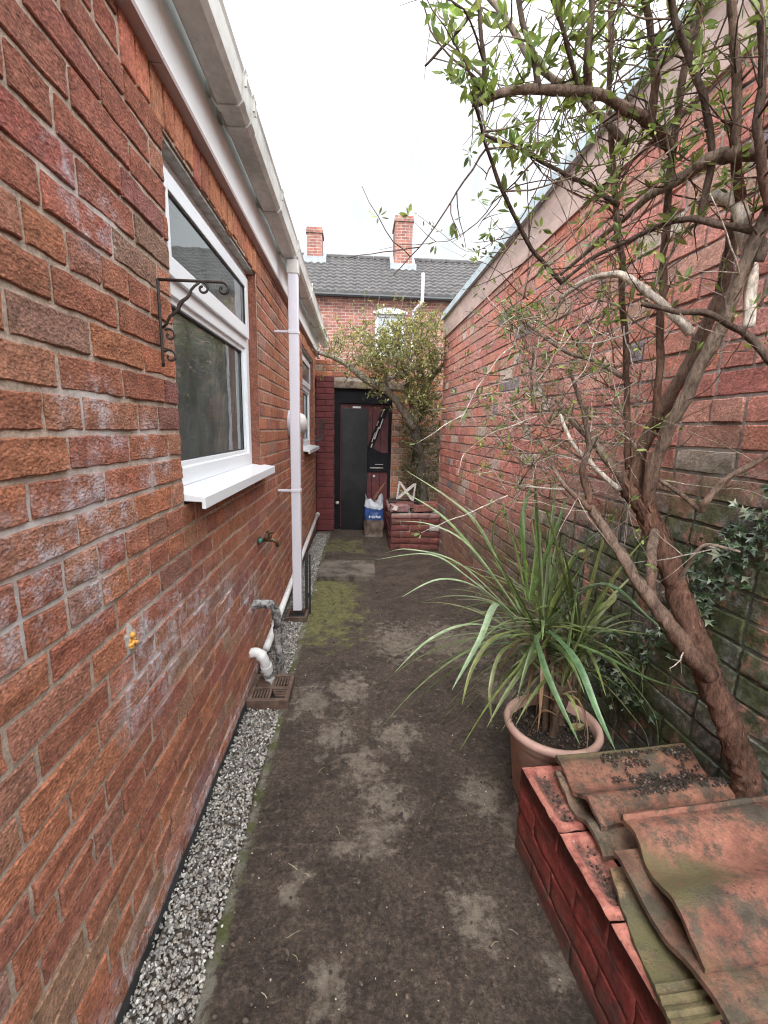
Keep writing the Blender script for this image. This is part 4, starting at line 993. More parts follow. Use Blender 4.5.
def roof_tile(TLp, Lv, Cv, prof, col, moss, label, nL=26, nC=44, th=.013, ridges=False, warp=.004, step=None):
    TLp, Lv, Cv = Vector(TLp), Vector(Lv), Vector(Cv); up = Lv.cross(Cv).normalized()
    if up.z < 0: up = -up
    mb = MB(); s = U(0, 40); g = [[], []]
    for i in range(nL+1):
        r0, r1 = [], []
        for j in range(nC+1):
            u, v = i/nL, j/nC
            p = TLp+Lv*u+Cv*v; ew = .006*nz((u*6, v*9, s), 1)*(1 if u in (0, 1) or v in (0, 1) else 0)
            p = p+Lv.normalized()*ew*(1 if i == 0 else 0)+Cv.normalized()*ew*(1 if j == nC else 0)
            h = prof(v)+warp*nz((u*3, v*3, s), 1)+.0012*nz((u*30, v*30, s), 1)
            if ridges and v > .78: h += .0035*math.sin((v-.78)/.22*math.pi*6)
            if step and u > .0: h -= step*sstep(.86, .875, v)
            c = (*col, moss(u, v) if callable(moss) else moss)
            r0.append(mb.pt(p+up*h, c)); r1.append(mb.pt(p+up*(h-th), c))
        g[0].append(r0); g[1].append(r1)
    A, B = g
    for i in range(nL):
        for j in range(nC): mb.face(A[i][j], A[i][j+1], A[i+1][j+1], A[i+1][j]); mb.face(B[i][j], B[i+1][j], B[i+1][j+1], B[i][j+1])
    for i in range(nL): mb.face(A[i][0], A[i+1][0], B[i+1][0], B[i][0]); mb.face(A[i+1][nC], A[i][nC], B[i][nC], B[i+1][nC])
    for j in range(nC): mb.face(A[0][j+1], A[0][j], B[0][j], B[0][j+1]); mb.face(A[nL][j], A[nL][j+1], B[nL][j+1], B[nL][j])
    o = mb.build('roof_tile', MT['tile'], smooth=True); 
    o.data.set_sharp_from_angle(angle=.7)
    return tag(o, label, 'roof tile', 'old clay roof tiles stacked on the planter')
def profS(v): # rib, shallow wave, hump
    h = .013*(sstep(.0, .008, v)-sstep(.045, .055, v))
    return h+.015*math.sin(v*2*math.pi*1.9-.6)-.006*v
def profW(v): return .017*math.sin(v*2*math.pi*1.6+.3)+.010*(sstep(0, .01, v)-sstep(.06, .075, v))
def profP(v): return .014*math.sin(v*2*math.pi*1.3+.9)
def profG(v): return .010*math.cos(v*math.pi*2.0)
roof_tile((.625, 1.165, .322), (.36, .02, .012), (.012, -.265, .008), profW, (.30, .18, .13), .2, 'grey brown roof tile at the bottom of the back pair, only its front lip showing')
roof_tile((.632, 1.185, .356), (.44, .03, .012), (.018, -.235, .012), profW, (.36, .16, .105), lambda u, v: .9*sstep(.25, 0, v), 'cracked pink roof tile at the back of the pile with soil spilt on it')
roof_tile((.628, .862, .318), (.34, .02, .005), (-.052, -.285, .004), profG, (.34, .22, .12), lambda u, v: 1.0*sstep(.12, .5, v), 'yellow green mossy roof tile with grooved end lying lowest at the front of the pile', ridges=True)
roof_tile((.634, .862, .366), (.44, .02, .010), (.022, -.318, .004), profP, (.32, .15, .10), .2, 'plain pink roof tile sandwiched under the big front tile, bare lower edge showing')
roof_tile((.686, .930, .412), (.42, .03, .012), (-.026, -.318, .002), profS, (.37, .155, .105), lambda u, v: .9*sstep(.35, .0, u+.25*math.sin(v*9)), 'big salmon clay roof tile with raised rib on top of the pile', warp=.005)
m = MB()
for k in range(2600):
    u, v = U(.3, .98), U(.08, .8); p = Vector((.632, 1.185, .371))+Vector((.44, .03, .012))*u+Vector((.018, -.235, .012))*v
    if noise.noise(Vector((u*5, v*5, 2)))+.9*noise.noise(Vector((u*14, v*14, 5)))+.22-abs(u-.62)*.9 < 0: continue
    pebble(m, p+Vector((0, 0, profW(v)-.012+U(0, .004))), U(.001, .0045)*(1.6 if R_.random() < .1 else 1), True, R_.choice([(.035, .024, .018), (.055, .04, .03), (.02, .014, .011), (.25, .2, .16) if R_.random() < .2 else (.04, .03, .02)]))
tag(m.build('spilt_soil', MT['gravel']), 'dark crumbly soil spilt over the cracked back roof tile', 'soil', kind='stuff')
# ------------------------------------------------------------------ pot and strappy plant
PC = Vector((.745, 1.44, 0))
pt_ = thing('plant_pot', PC, 'faded terracotta plastic flower pot with a thick rolled rim beside the red planter', 'pot')
m = MB(); m.lathe([(.001, .0), (.118, .0), (.122, .01), (.150, .245), (.155, .25), (.160, .252), (.1605, .27), (.166, .275), (.174, .285), (.1765, .295), (.174, .305), (.166, .311), (.156, .309), (.150, .300), (.147, .27), (.145, .24)], PC, 48); m.build('pot_body', MT['pot'], pt_, smooth=True)
m = MB(); m.grid(lambda i, j: PC+Vector((.148*math.sqrt(i)*math.cos(6.2832*j), .148*math.sqrt(i)*math.sin(6.2832*j), .272+.012*nz((i*2*math.cos(6.28*j), i*2*math.sin(6.28*j), 0), 4)+.01*nz((i*9*math.cos(6.28*j), i*9*math.sin(6.28*j), 0), 1))), 20, 48); m.build('soil', MT['soil'], pt_, smooth=True)
m = MB()
for k in range(420):
    a = U(0, 6.28); q = .142*math.sqrt(U(0, 1)); pebble(m, PC+Vector((q*math.cos(a), q*math.sin(a), .280)), U(.002, .006), True, R_.choice([(.035, .022, .015), (.07, .045, .03), (.02, .014, .01), (.12, .08, .055)]))
m.build('bark_chips', MT['gravel'], pt_)
sp_ = thing('strappy_plant', PC+Vector((0, 0, .27)), 'strappy leaved cabbage palm with long arching green leaves growing in the terracotta pot', 'plant')
stems = []
m = MB()
for (bx_, by_, tx, ty, tz) in ((-.02, 0, -.06, .02, .64), (.035, .02, .10, .07, .58), (0, .04, .03, .14, .56), (-.01, -.03, -.02, -.07, .50)):
    A = [PC+Vector((bx_, by_, .25)), PC+Vector((lerp(bx_, tx, .45)+U(-.01, .01), lerp(by_, ty, .45), lerp(.25, tz, .5))), PC+Vector((tx, ty, tz))]
    m.tube(cat_rom(A, 7), [.017-.0003*k for k in range(15)], 9, jit=.5, col=(.10, .065, .045)); stems.append(PC+Vector((tx, ty, tz)))
m.build('stem', MT['stem'], sp_, smooth=True)
def strap(mb, path, wmax, col, fold=.22, tipw=.0, n=None, side=None, edge=None):
    P = cat_rom(path, n or 5); N_ = len(P); prev = None
    for k in range(N_):
        t = k/(N_-1); d = (P[min(k+1, N_-1)]-P[max(k-1, 0)]).normalized()
        sd = d.cross(Vector((0, 0, 1)))
        if sd.length < .15: sd = side if side else Vector((1, .3, 0))
        sd.normalize()
        if prev is not None and sd.dot(prev) < 0: sd = -sd
        if prev is not None: sd = (sd+prev*1.5).normalized()
        prev = sd; up = sd.cross(d).normalized()
        w = wmax*(min(1, .42+t*2.0) if t < .3 else 1)*((1-((t-.3)/.7)**2.0) if t > .3 else 1)+.0008
        cc = tuple(x*(.85+.3*t) for x in col)
        ce = edge or tuple(x*1.35 for x in cc)
        a = mb.pt(P[k]+sd*w*.5+up*w*fold, ce); b = mb.pt(P[k], cc); c = mb.pt(P[k]-sd*w*.5+up*w*fold, ce)
        if k: mb.face(last[0], last[1], b, a); mb.face(last[1], last[2], c, b)
        last = (a, b, c)
GL = [(.095, .125, .035), (.12, .15, .045), (.07, .10, .03), (.15, .175, .06), (.085, .11, .04)]
m = MB()
def clampw(p, mg=.03):
    lim = wall_x(p.y)-mg
    if p.x > lim: p.x = lim
    return p
for k in range(165):
    s = R_.choice(stems[:2] if R_.random() < .75 else stems); az = U(0, 6.283)
    el = U(.05, 1.45) if R_.random() < .75 else U(-.7, .2)
    L = U(.42, .80) if el > 0 else U(.3, .48)
    d = Vector((math.cos(az)*math.cos(el), math.sin(az)*math.cos(el), math.sin(el)))
    if d.y < -.3 and el > -.1: L *= .5
    if d.y < -.2 and el < .25 and R_.random() < .7: continue
    if d.x > .2: L *= .75
    dr = U(.25, .9)*L*math.cos(el)**.7
    s0 = s+Vector((U(-.012, .012), U(-.012, .012), U(-.09, .05)))
    path = []
    for q in range(6):
        t = q/5; p = s0+d*L*t+Vector((0, 0, -dr*t*t)); p.z = max(p.z, .03); path.append(clampw(p))
    col = R_.choice(GL)
    if el < .05 and R_.random() < .35: col = (.20, .17, .07)
    strap(m, path, U(.010, .019), var(col, .25, .08), edge=var((.20, .25, .12), .2) if R_.random() < .35 else None)
for k in range(24):
    s = R_.choice(stems[:2]); az = U(2.3, 3.7); el = U(-.05, .7); L = U(.34, .6)
    d = Vector((math.cos(az)*math.cos(el), math.sin(az)*math.cos(el)*.8, math.sin(el))); s0 = s+Vector((U(-.012, .012), U(-.012, .012), U(-.14, .03))); dr = U(.35, 1.0)*L
    strap(m, [clampw(Vector((s0.x+d.x*L*t, s0.y+d.y*L*t, max(.03, s0.z+.05+d.z*L*t-dr*t*t)))) for t in (0, .2, .4, .6, .8, 1)], U(.008, .016), var(R_.choice(GL), .25, .08), edge=var((.22, .26, .13), .2) if R_.random() < .5 else None)
PALE = (.21, .27, .15)
# the long leaves that stand out in the picture: (picture x, y, depth) from heart to tip
for pts, w, col in (
    (((520, 615, 1.44), (480, 560, 1.55), (440, 515, 1.7), (396, 488, 1.9)), .030, (.14, .19, .08)),
    (((520, 610, 1.44), (480, 530, 1.6), (450, 500, 1.75), (405, 470, 1.95)), .028, (.16, .20, .09)),
    (((520, 615, 1.44), (470, 548, 1.5), (430, 525, 1.6), (392, 521, 1.75)), .026, PALE),
    (((520, 620, 1.42), (470, 580, 1.45), (430, 555, 1.5), (375, 560, 1.58)), .026, PALE),
    (((518, 625, 1.42), (480, 590, 1.38), (440, 580, 1.36), (402, 597, 1.33)), .027, PALE),
    (((518, 620, 1.44), (460, 565, 1.5), (410, 550, 1.55), (385, 553, 1.6)), .024, (.2, .25, .14)),
    (((516, 625, 1.40), (497, 605, 1.33), (480, 640, 1.24), (452, 690, 1.15)), .034, (.16, .22, .12)),
    (((518, 632, 1.40), (470, 625, 1.3), (430, 640, 1.22), (395, 672, 1.18)), .020, PALE),
    (((520, 630, 1.40), (492, 640, 1.28), (472, 670, 1.2), (462, 705, 1.16)), .022, (.15, .17, .06)),
    (((535, 635, 1.40), (545, 670, 1.22), (560, 705, 1.12), (580, 745, 1.05)), .030, (.075, .13, .055)),
    (((548, 630, 1.40), (575, 660, 1.15), (598, 715, 1.02), (616, 752, .97)), .032, (.085, .15, .07)),
    (((545, 625, 1.42), (600, 585, 1.28), (650, 620, 1.2), (686, 648, 1.18)), .040, (.11, .17, .09)),
    (((545, 632, 1.42), (600, 655, 1.3), (650, 680, 1.24), (710, 697, 1.22)), .030, (.10, .15, .06)),
    (((545, 625, 1.44), (590, 628, 1.34), (625, 632, 1.3), (655, 635, 1.28)), .020, (.16, .2, .09)),
    (((528, 600, 1.46), (522, 540, 1.5), (525, 505, 1.55), (535, 478, 1.6)), .030, (.085, .14, .035)),
    (((530, 600, 1.46), (538, 545, 1.5), (537, 510, 1.5), (533, 480, 1.5)), .028, (.10, .15, .04)),
    (((526, 600, 1.46), (515, 550, 1.5), (505, 520, 1.52), (503, 500, 1.55)), .026, (.12, .17, .05)),
    (((530, 605, 1.44), (545, 560, 1.46), (560, 520, 1.5), (566, 495, 1.55)), .026, (.07, .115, .035)),
    (((516, 600, 1.46), (492, 540, 1.5), (505, 505, 1.48), (540, 501, 1.44)), .022, (.10, .15, .05)),
    (((545, 610, 1.46), (570, 570, 1.44), (590, 540, 1.42), (612, 525, 1.40)), .028, (.08, .13, .05)),
    (((520, 640, 1.40), (500, 655, 1.3), (490, 690, 1.22), (492, 725, 1.2)), .018, (.12, .13, .05)),
):
    strap(m, [at(*p) for p in pts], w*.68, col, n=6)
# dry brown leaves hanging round the stems
for k in range(26):
    s = R_.choice(stems); az = U(0, 6.28); L = U(.16, .34)
    p0 = s+Vector((0, 0, U(-.14, -.02))); o = Vector((math.cos(az), math.sin(az), 0))
    strap(m, [p0, p0+o*L*.3+Vector((0, 0, .01)), p0+o*L*.5+Vector((0, 0, -L*.4)), p0+o*L*.52+Vector((0, 0, max(-L, .285-p0.z)))], U(.008, .016), var((.20, .13, .075), .3), n=4)
m.build('foliage', MT['strap'], sp_, smooth=True)
lf = MB(); lf.leaf(PC+Vector((.055, -.03, .295)), Vector((1, .3, .05)), Vector((0, 0, 1)), .07, .045, (.30, .24, .11)); tag(lf.build('fallen_leaf', MT['leaf']), 'yellowish dead leaf lying on the soil in the terracotta pot', 'leaf')

# ------------------------------------------------------------------ bushy tree against the right wall
st = thing('shrub_tree', (1.03, .98, .25), 'tall straggly shrub with reddish brown leaning trunk and sparse leaves against the right wall', 'tree')
BK = (.14, .073, .051); GREY = (.27, .21, .165); PALEW = (.56, .50, .43); DARK = (.12, .085, .066)
def limb(name, pts, r0, r1, col, mat='bark', jit=.35, seg=10, n=6, taper=1, extra=None):
    P = cat_rom([at(*p) for p in pts], n); 
    P = [clampw(p+Vector((nz(p, 14, 3), nz(p, 14, 8), nz(p, 14, 13)))*.006*(1 if 0 < k < len(P)-1 else 0), .02) for k, p in enumerate(P)]
    mb = MB(); mb.tube(P, [lerp(r0, r1, (k/(len(P)-1))**taper) for k in range(len(P))], seg, jit=jit, col=col)
    if extra: mb.merge(extra)
    mb.build(name, MT[mat], st, smooth=True); return P
TRK = [(752, 830, 1.0), (748, 785, 1.01), (734, 740, 1.03), (714, 690, 1.07), (690, 622, 1.14), (668, 562, 1.2), (648, 515, 1.27), (625, 482, 1.31)]
fl = MB(); TP = cat_rom([at(*p) for p in TRK], 12)
for k in range(260):
    i = R_.randrange(len(TP)-1); d = (TP[i+1]-TP[i]).normalized(); s_ = d.cross(Vector((R_.gauss(0, 1), R_.gauss(0, 1), R_.gauss(0, 1)))).normalized()
    p = TP[i]+s_*(lerp(.036, .029, i/len(TP))*U(.97, 1.05)); L = U(.012, .045)
    fl.leaf(p, (d+s_*U(.02, .22)).normalized(), s_, L, U(.004, .009), var(R_.choice([(.20, .10, .065), (.11, .055, .04), (.26, .15, .10)]), .2), .1, 0)
limb('trunk', TRK, .036, .029, BK, seg=20, n=12, jit=.32, extra=fl)
nodes = []
def br_(pts, r0, r1, col, mat='bark', twig=1.0, jit=.35):
    c0, c1 = (BK if (col in (GREY, DARK) and r0 > .008) else col), (tuple(lerp(a, b, .55) for a, b in zip(BK, GREY)) if col == BK else col)
    col = lambda t: tuple(lerp(a, b, min(1, t*2.2)) for a, b in zip(c0, c1))
    P = limb('branch', pts, r0, r1, col, mat, jit); nodes.append((P, r0, r1, twig)); return P
br_([(708, 676, 1.05), (680, 640, 1.06), (655, 605, 1.08), (637, 580, 1.1), (618, 552, 1.13), (600, 520, 1.17), (586, 500, 1.2)], .023, .010, BK, twig=.4, jit=.5)
br_([(653, 600, 1.085), (651, 572, 1.12), (652, 548, 1.18), (655, 528, 1.24), (650, 512, 1.28)], .013, .015, BK, twig=0)
br_([(648, 518, 1.27), (650, 480, 1.25), (664, 440, 1.21), (690, 390, 1.15), (716, 338, 1.10), (738, 285, 1.05), (770, 205, .99), (812, 120, .93)], .020, .012, GREY, twig=.9)
br_([(634, 498, 1.29), (640, 455, 1.30), (668, 400, 1.24), (695, 350, 1.19), (718, 300, 1.15), (728, 255, 1.12), (740, 200, 1.08)], .021, .012, BK, twig=.8)
br_([(630, 490, 1.31), (612, 465, 1.33), (596, 445, 1.36), (576, 425, 1.4), (556, 400, 1.46)], .016, .006, GREY, twig=1)
br_([(628, 470, 1.33), (627, 400, 1.34), (624, 320, 1.30), (618, 230, 1.24), (612, 150, 1.20), (609, 90, 1.17), (612, 20, 1.13), (616, -40, 1.1)], .0095, .005, BK, twig=1.1)
br_([(655, 430, 1.26), (661, 340, 1.24), (665, 240, 1.2), (672, 150, 1.16), (682, 80, 1.12), (698, 20, 1.08), (708, -30, 1.06)], .0105, .006, BK, twig=1.1)
br_([(672, 150, 1.15), (662, 136, 1.14), (645, 118, 1.12), (622, 105, 1.1), (596, 95, 1.08), (565, 89, 1.07), (535, 89, 1.06), (504, 94, 1.06), (480, 101, 1.06), (474, 103, 1.06)], .0135, .0065, BK, twig=1.7)
br_([(800, 140, .95), (768, 149, .98), (736, 152, 1.02), (706, 160, 1.06), (685, 174, 1.1), (663, 188, 1.14), (638, 206, 1.2), (600, 240, 1.32), (560, 275, 1.42)], .019, .005, GREY, twig=1.2)
br_([(690, 333, 1.17), (676, 318, 1.17), (652, 296, 1.18), (632, 281, 1.2), (614, 274, 1.22), (588, 280, 1.26), (560, 298, 1.32)], .012, .006, PALEW, 'deadwood', twig=.6)
br_([(740, 222, 1.06), (748, 245, 1.05), (751, 285, 1.05), (748, 328, 1.05)], .015, .011, PALEW, 'deadwood', twig=0, jit=.3)
br_([(700, 205, 1.1), (718, 197, 1.08), (735, 205, 1.06), (745, 224, 1.05)], .012, .016, PALEW, 'deadwood', twig=0)
br_([(641, 304, 1.1), (674, 310, 1.06), (706, 314, 1.03), (733, 325, 1.01), (747, 333, 1.0), (768, 358, .98), (790, 372, .96)], .0055, .009, DARK, twig=.3)
br_([(560, 284, 1.3), (592, 260, 1.24), (628, 241, 1.18), (663, 224, 1.12), (690, 219, 1.08), (722, 224, 1.04), (750, 228, 1.02), (762, 241, 1.01), (758, 262, 1.01)], .004, .010, DARK, twig=.9)
br_([(780, 448, .98), (768, 455, 1.0), (744, 470, 1.02), (720, 485, 1.05), (706, 501, 1.07), (701, 511, 1.09)], .0065, .0085, BK, twig=.2)
br_([(701, 511, 1.09), (690, 500, 1.12), (675, 490, 1.18), (660, 480, 1.23)], .007, .005, BK, twig=.2)
br_([(676, 588, 1.175), (684, 572, 1.14), (700, 548, 1.08), (718, 545, 1.06), (740, 552, 1.05)], .006, .003, GREY, twig=.2)
br_([(590, 505, 1.19), (583, 470, 1.22), (590, 440, 1.26), (580, 400, 1.32), (570, 370, 1.38)], .010, .005, DARK, twig=.9)
br_([(592, 510, 1.18), (570, 490, 1.22), (556, 470, 1.28), (540, 440, 1.36)], .008, .004, BK, twig=1)
br_([(618, 490, 1.3), (598, 470, 1.28), (570, 440, 1.3), (560, 415, 1.34)], .008, .005, PALEW, 'deadwood', twig=.5)
br_([(630, 380, 1.34), (590, 360, 1.4), (555, 345, 1.5), (520, 320, 1.6)], .008, .004, GREY, twig=1.0)
br_([(474, 103, 1.06), (486, 140, 1.1), (500, 185, 1.14), (520, 228, 1.18), (545, 265, 1.24), (562, 282, 1.3)], .003, .006, DARK, twig=1.4)
br_([(485, 135, 1.08), (520, 150, 1.1), (556, 168, 1.12), (590, 185, 1.15), (618, 205, 1.18)], .003, .006, DARK, twig=1.6)
br_([(425, 66, 1.2), (447, 42, 1.17), (468, 15, 1.14), (490, -20, 1.12)], .0022, .006, DARK, twig=.9)
br_([(478, 104, 1.06), (484, 70, 1.05), (482, 30, 1.04), (478, -10, 1.03)], .005, .004, DARK, twig=.9)
br_([(538, 90, 1.06), (534, 62, 1.05), (524, 30, 1.04), (516, -20, 1.03)], .007, .005, DARK, twig=1.4)
br_([(485, -10, 1.2), (510, 25, 1.18), (535, 62, 1.16), (565, 85, 1.16), (600, 115, 1.16), (625, 145, 1.18)], .006, .009, GREY, twig=.9)
br_([(548, -10, 1.0), (560, 30, 1.02), (572, 62, 1.05), (582, 92, 1.08)], .004, .005, DARK, twig=1.3)
br_([(587, 92, 1.08), (588, 60, 1.06), (592, 20, 1.05), (594, -20, 1.04)], .009, .006, DARK, twig=1.8)
br_([(650, 130, 1.12), (655, 80, 1.1), (652, 40, 1.08), (640, -20, 1.05)], .010, .006, BK, twig=1.8)
br_([(740, 200, 1.05), (735, 130, 1.02), (738, 70, 1.0), (728, -20, .97)], .011, .007, BK, twig=2.0)
br_([(700, 220, 1.08), (712, 150, 1.05), (700, 90, 1.03), (676, 20, 1.02), (668, -30, 1.0)], .008, .006, DARK, twig=1.8)
br_([(768, 210, .98), (758, 140, .96), (764, 70, .94), (755, -20, .92)], .009, .006, DARK, twig=1.8)
# finer growth
tw = MB(); fo = MB()
LG = [(.22, .28, .065), (.16, .21, .055), (.28, .35, .085), (.11, .15, .045), (.19, .24, .09)]
def cluster(p, d, n, L, dark=1.0):
    for k in range(n):
        v = (d*.6+Vector((R_.gauss(0, .7), R_.gauss(0, .7), R_.gauss(.15, .6)))).normalized()
        l = L*U(.55, 1.25); c = var(R_.choice(LG), .28, .1); q = p+v*U(0, .012)
        if q.x+v.x*l > wall_x(q.y)-.01: continue
        fo.leaf(q, v, Vector((R_.gauss(0, .5), R_.gauss(0, .5), 1)).normalized(), l, l*U(.30, .42), tuple(x*dark for x in c), U(.05, .3), U(-.05, .2))
def twig(p, d, L, r, lev, leafy):
    n = max(3, int(L/.028)); P = [p.copy()]; q = p.copy(); dd = d.normalized()
    w = Vector((R_.gauss(0, 1), R_.gauss(0, 1), R_.gauss(.15, 1)))
    for k in range(n):
        dd = (dd+Vector((R_.gauss(0, .12), R_.gauss(0, .12), R_.gauss(.02, .12)))+w*.018).normalized()
        q = q+dd*(L/n)
        if q.x > wall_x(q.y)-.015: q.x = wall_x(q.y)-.015; dd.x = -abs(dd.x)*.4
        P.append(q.copy())
    hi = sstep(1.55, 2.0, p.z)
    col = R_.choice([DARK, BK, GREY] if hi > .5 else [GREY, GREY, PALEW, BK, (.40, .33, .27)])
    tw.tube(P, [lerp(r, r*.4, k/n) for k in range(n+1)], 5, col=var(col, .2))
    for k in range(1, n+1):
        if lev > 0 and R_.random() < .30:
            v = (dd+Vector((R_.gauss(0, .8), R_.gauss(0, .8), R_.gauss(0, .8)))).normalized(); twig(P[k], v, L*U(.3, .6), r*.6, lev-1, leafy)
        if R_.random() < leafy*(.55 if k < n else 1.3): cluster(P[k], dd, R_.choice((3, 5, 7)), .022 if hi < .5 else .027)
for P, r0, r1, amt in nodes:
    L = sum((P[k+1]-P[k]).length for k in range(len(P)-1)); 
    cnt = int(L*26*amt); 
    for c in range(cnt):
        t = U(.12, 1); i = min(int(t*(len(P)-1)), len(P)-2); p = P[i].lerp(P[i+1], U(0, 1)); d = (P[i+1]-P[i]).normalized()
        side = d.cross(Vector((R_.gauss(0, 1), R_.gauss(0, 1), R_.gauss(0, 1)))).normalized()
        hi = sstep(1.5, 2.05, p.z)
        v = (side+d*U(-.2, .8)+Vector((0, 0, .25))).normalized()
        if hi < .5 and R_.random() < .6: v = (v+Vector((-.5, .3, 0))).normalized()
        leafy = lerp(.04, .16, hi)
        if 1.38 < p.z < 1.8 and R_.random() < .22: leafy = .5
        if p.z < 1.15: leafy = .02
        twig(p, v, U(.05, .24) if R_.random() < .8 else U(.2, .42), U(.0012, .0026), 1 if R_.random() < .6 else 0, leafy)
    if amt >= .9:
        for k in range(len(P)):
            if P[k].z > 1.85 and R_.random() < .22: cluster(P[k], Vector((R_.gauss(0, 1), R_.gauss(0, 1), .5)).normalized(), 4, .036)
# tangle of fine grey twigs in front of the wall
for k in range(270):
    p = at(U(505, 650), U(290, 500), U(1.2, 1.8)); p = clampw(p, .06)
    twig(p, Vector((U(-1, .3), U(-.6, 1), U(-.6, .9))), U(.10, .32), U(.001, .0026), 1, .09)
for c, n in (((518, 315, 1.62), 34), ((505, 318, 1.65), 16), ((530, 312, 1.58), 20), ((470, 80, 1.06), 12), ((458, 78, 1.06), 12), ((525, 62, 1.05), 14), ((545, 68, 1.06), 10), ((585, 45, 1.05), 14), ((590, 25, 1.05), 10), ((520, 150, 1.1), 10), ((650, 300, 1.2), 10), ((575, 150, 1.12), 8), ((520, 160, 1.1), 10), ((700, 345, 1.1), 8), ((690, 285, 1.1), 12), ((618, 300, 1.25), 10), ((608, 325, 1.25), 10), ((455, 85, 1.07), 8)):
    for q in range(n//2):
        p = at(*c)+Vector((R_.gauss(0, .02), R_.gauss(0, .02), R_.gauss(0, .02))); cluster(p, Vector((R_.gauss(0, 1), R_.gauss(0, 1), .4)).normalized(), 3, .03)
# far trailing tips against the sky
tip = cat_rom([at(502, 236, 1.35), at(470, 252, 1.5), at(440, 232, 1.55), at(418, 215, 1.6)], 6); tw.tube(tip, .0009, 4, col=GREY)
for k in range(2, len(tip)): 
    if R_.random() < .55: cluster(tip[k], Vector((-1, 0, .2)), 2, .018, .6)
for k in range(9):
    cluster(at(U(476, 495), U(240, 258), 1.4), Vector((R_.gauss(0, 1), 0, .3)).normalized(), 2, .018, .6)
tw.build('twigs', MT['bark'], st, smooth=True); fo.build('foliage', MT['leaf'], st)
print('shrub leaves', len(fo.v)//8, 'twig verts', len(tw.v))

# ------------------------------------------------------------------ ivy on the foot of the right wall
iv = thing('ivy', (wall_x(1.1)-.03, 1.1, .6), 'trailing ivy with glossy dark and highlight-painted leaves on the mossy right wall behind the trunk', 'ivy')
fo = MB(); sm = MB()
def ivyleaf(p, n, a, s, col):
    n = n.normalized(); t = n.orthogonal().normalized(); b = n.cross(t); x = t*math.cos(a)+b*math.sin(a); y = n.cross(x)
    O2 = [(0, 0), (.35, -.25), (.62, -.55), (.55, -.12), (1.0, 0), (.55, .12), (.62, .55), (.35, .25)]
    i = [fo.pt(p+x*(u*s)+y*(v*s)+n*(.10*s*abs(v)-.12*s*u*u), col) for u, v in O2]
    fo.face(i[0], i[1], i[2], i[3]); fo.face(i[0], i[3], i[4]); fo.face(i[0], i[4], i[5]); fo.face(i[0], i[5], i[6], i[7])
for path, w, cnt in (([(790, 505), (760, 530), (735, 545), (715, 575), (700, 600), (690, 615)], .055, 340), ([(700, 600), (675, 612), (655, 640), (630, 660), (612, 690)], .045, 230), ([(690, 640), (700, 655), (705, 665)], .015, 16), ([(612, 650), (602, 670), (615, 695), (640, 695)], .06, 180)):
    P = []
    for px, py in path:
        d = ray(px, py); t = (1.163-.03)/(d.x+.04*d.y); P.append(CAMP+d*t)
    P = cat_rom(P, 6); sm.tube(P, .0025, 5, col=(.10, .07, .05))
    for k in range(cnt):
        i = R_.randrange(len(P)-1); p = P[i].lerp(P[i+1], U(0, 1)); off = Vector((R_.gauss(0, .012), R_.gauss(0, w*.7), R_.gauss(0, w*.75))); p = p+off; p.x = min(p.x, wall_x(p.y)-.012)
        n = Vector((-1, R_.gauss(-.3, .5), R_.gauss(.5, .5))); c = R_.choice([(.03, .055, .022), (.025, .05, .02), (.05, .085, .035), (.04, .065, .03)])
        if R_.random() < .26: c = (.26, .31, .21)  # highlights painted as a share of pale leaves
        ivyleaf(p, n, U(0, 6.28), U(.018, .038), var(c, .25))
sm.build('stem', MT['bark'], iv, smooth=True); fo.build('foliage', MT['ivy'], iv)

# ------------------------------------------------------------------ corner tree
ct = thing('corner_tree', (.82, 5.55, .4), 'bushy olive green small leaved tree in the far right corner arching over the gate', 'tree')
def climb(pts, r0, r1, col, name='branch'):
    P = cat_rom([at(*p) for p in pts], 6); mb = MB(); mb.tube(P, [lerp(r0, r1, k/(len(P)-1)) for k in range(len(P))], 8, jit=.4, col=col); mb.build(name, MT['bark'], ct, smooth=True); return P
GB = (.17, .15, .12)
cb = [climb([(423, 505, 5.5), (420, 470, 5.5), (416, 440, 5.45), (413, 420, 5.4)], .075, .06, (.10, .085, .07), 'trunk'),
 climb([(414, 428, 5.4), (400, 406, 5.3), (388, 392, 5.2), (372, 384, 5.15), (358, 374, 5.1), (346, 364, 5.05), (330, 356, 5.0), (318, 353, 4.95)], .05, .02, (.26, .23, .18)),
 climb([(414, 425, 5.4), (425, 405, 5.4), (430, 380, 5.4), (440, 350, 5.4)], .04, .015, GB), climb([(413, 420, 5.4), (410, 390, 5.4), (402, 360, 5.4), (396, 330, 5.4)], .035, .012, GB),
 climb([(418, 410, 5.4), (424, 380, 5.5), (418, 350, 5.5), (425, 322, 5.5)], .03, .01, GB), climb([(388, 392, 5.2), (384, 370, 5.2), (372, 350, 5.2), (362, 330, 5.2)], .022, .008, GB),
 climb([(430, 380, 5.4), (440, 368, 5.2), (446, 362, 5.1)], .03, .012, GB), climb([(372, 384, 5.15), (392, 378, 5.0), (412, 368, 5.0), (432, 362, 5.0)], .018, .008, GB)]
fo = MB(); tw = MB()
OL = [(.24, .24, .06), (.30, .29, .08), (.17, .18, .05), (.35, .32, .11), (.13, .14, .045)]
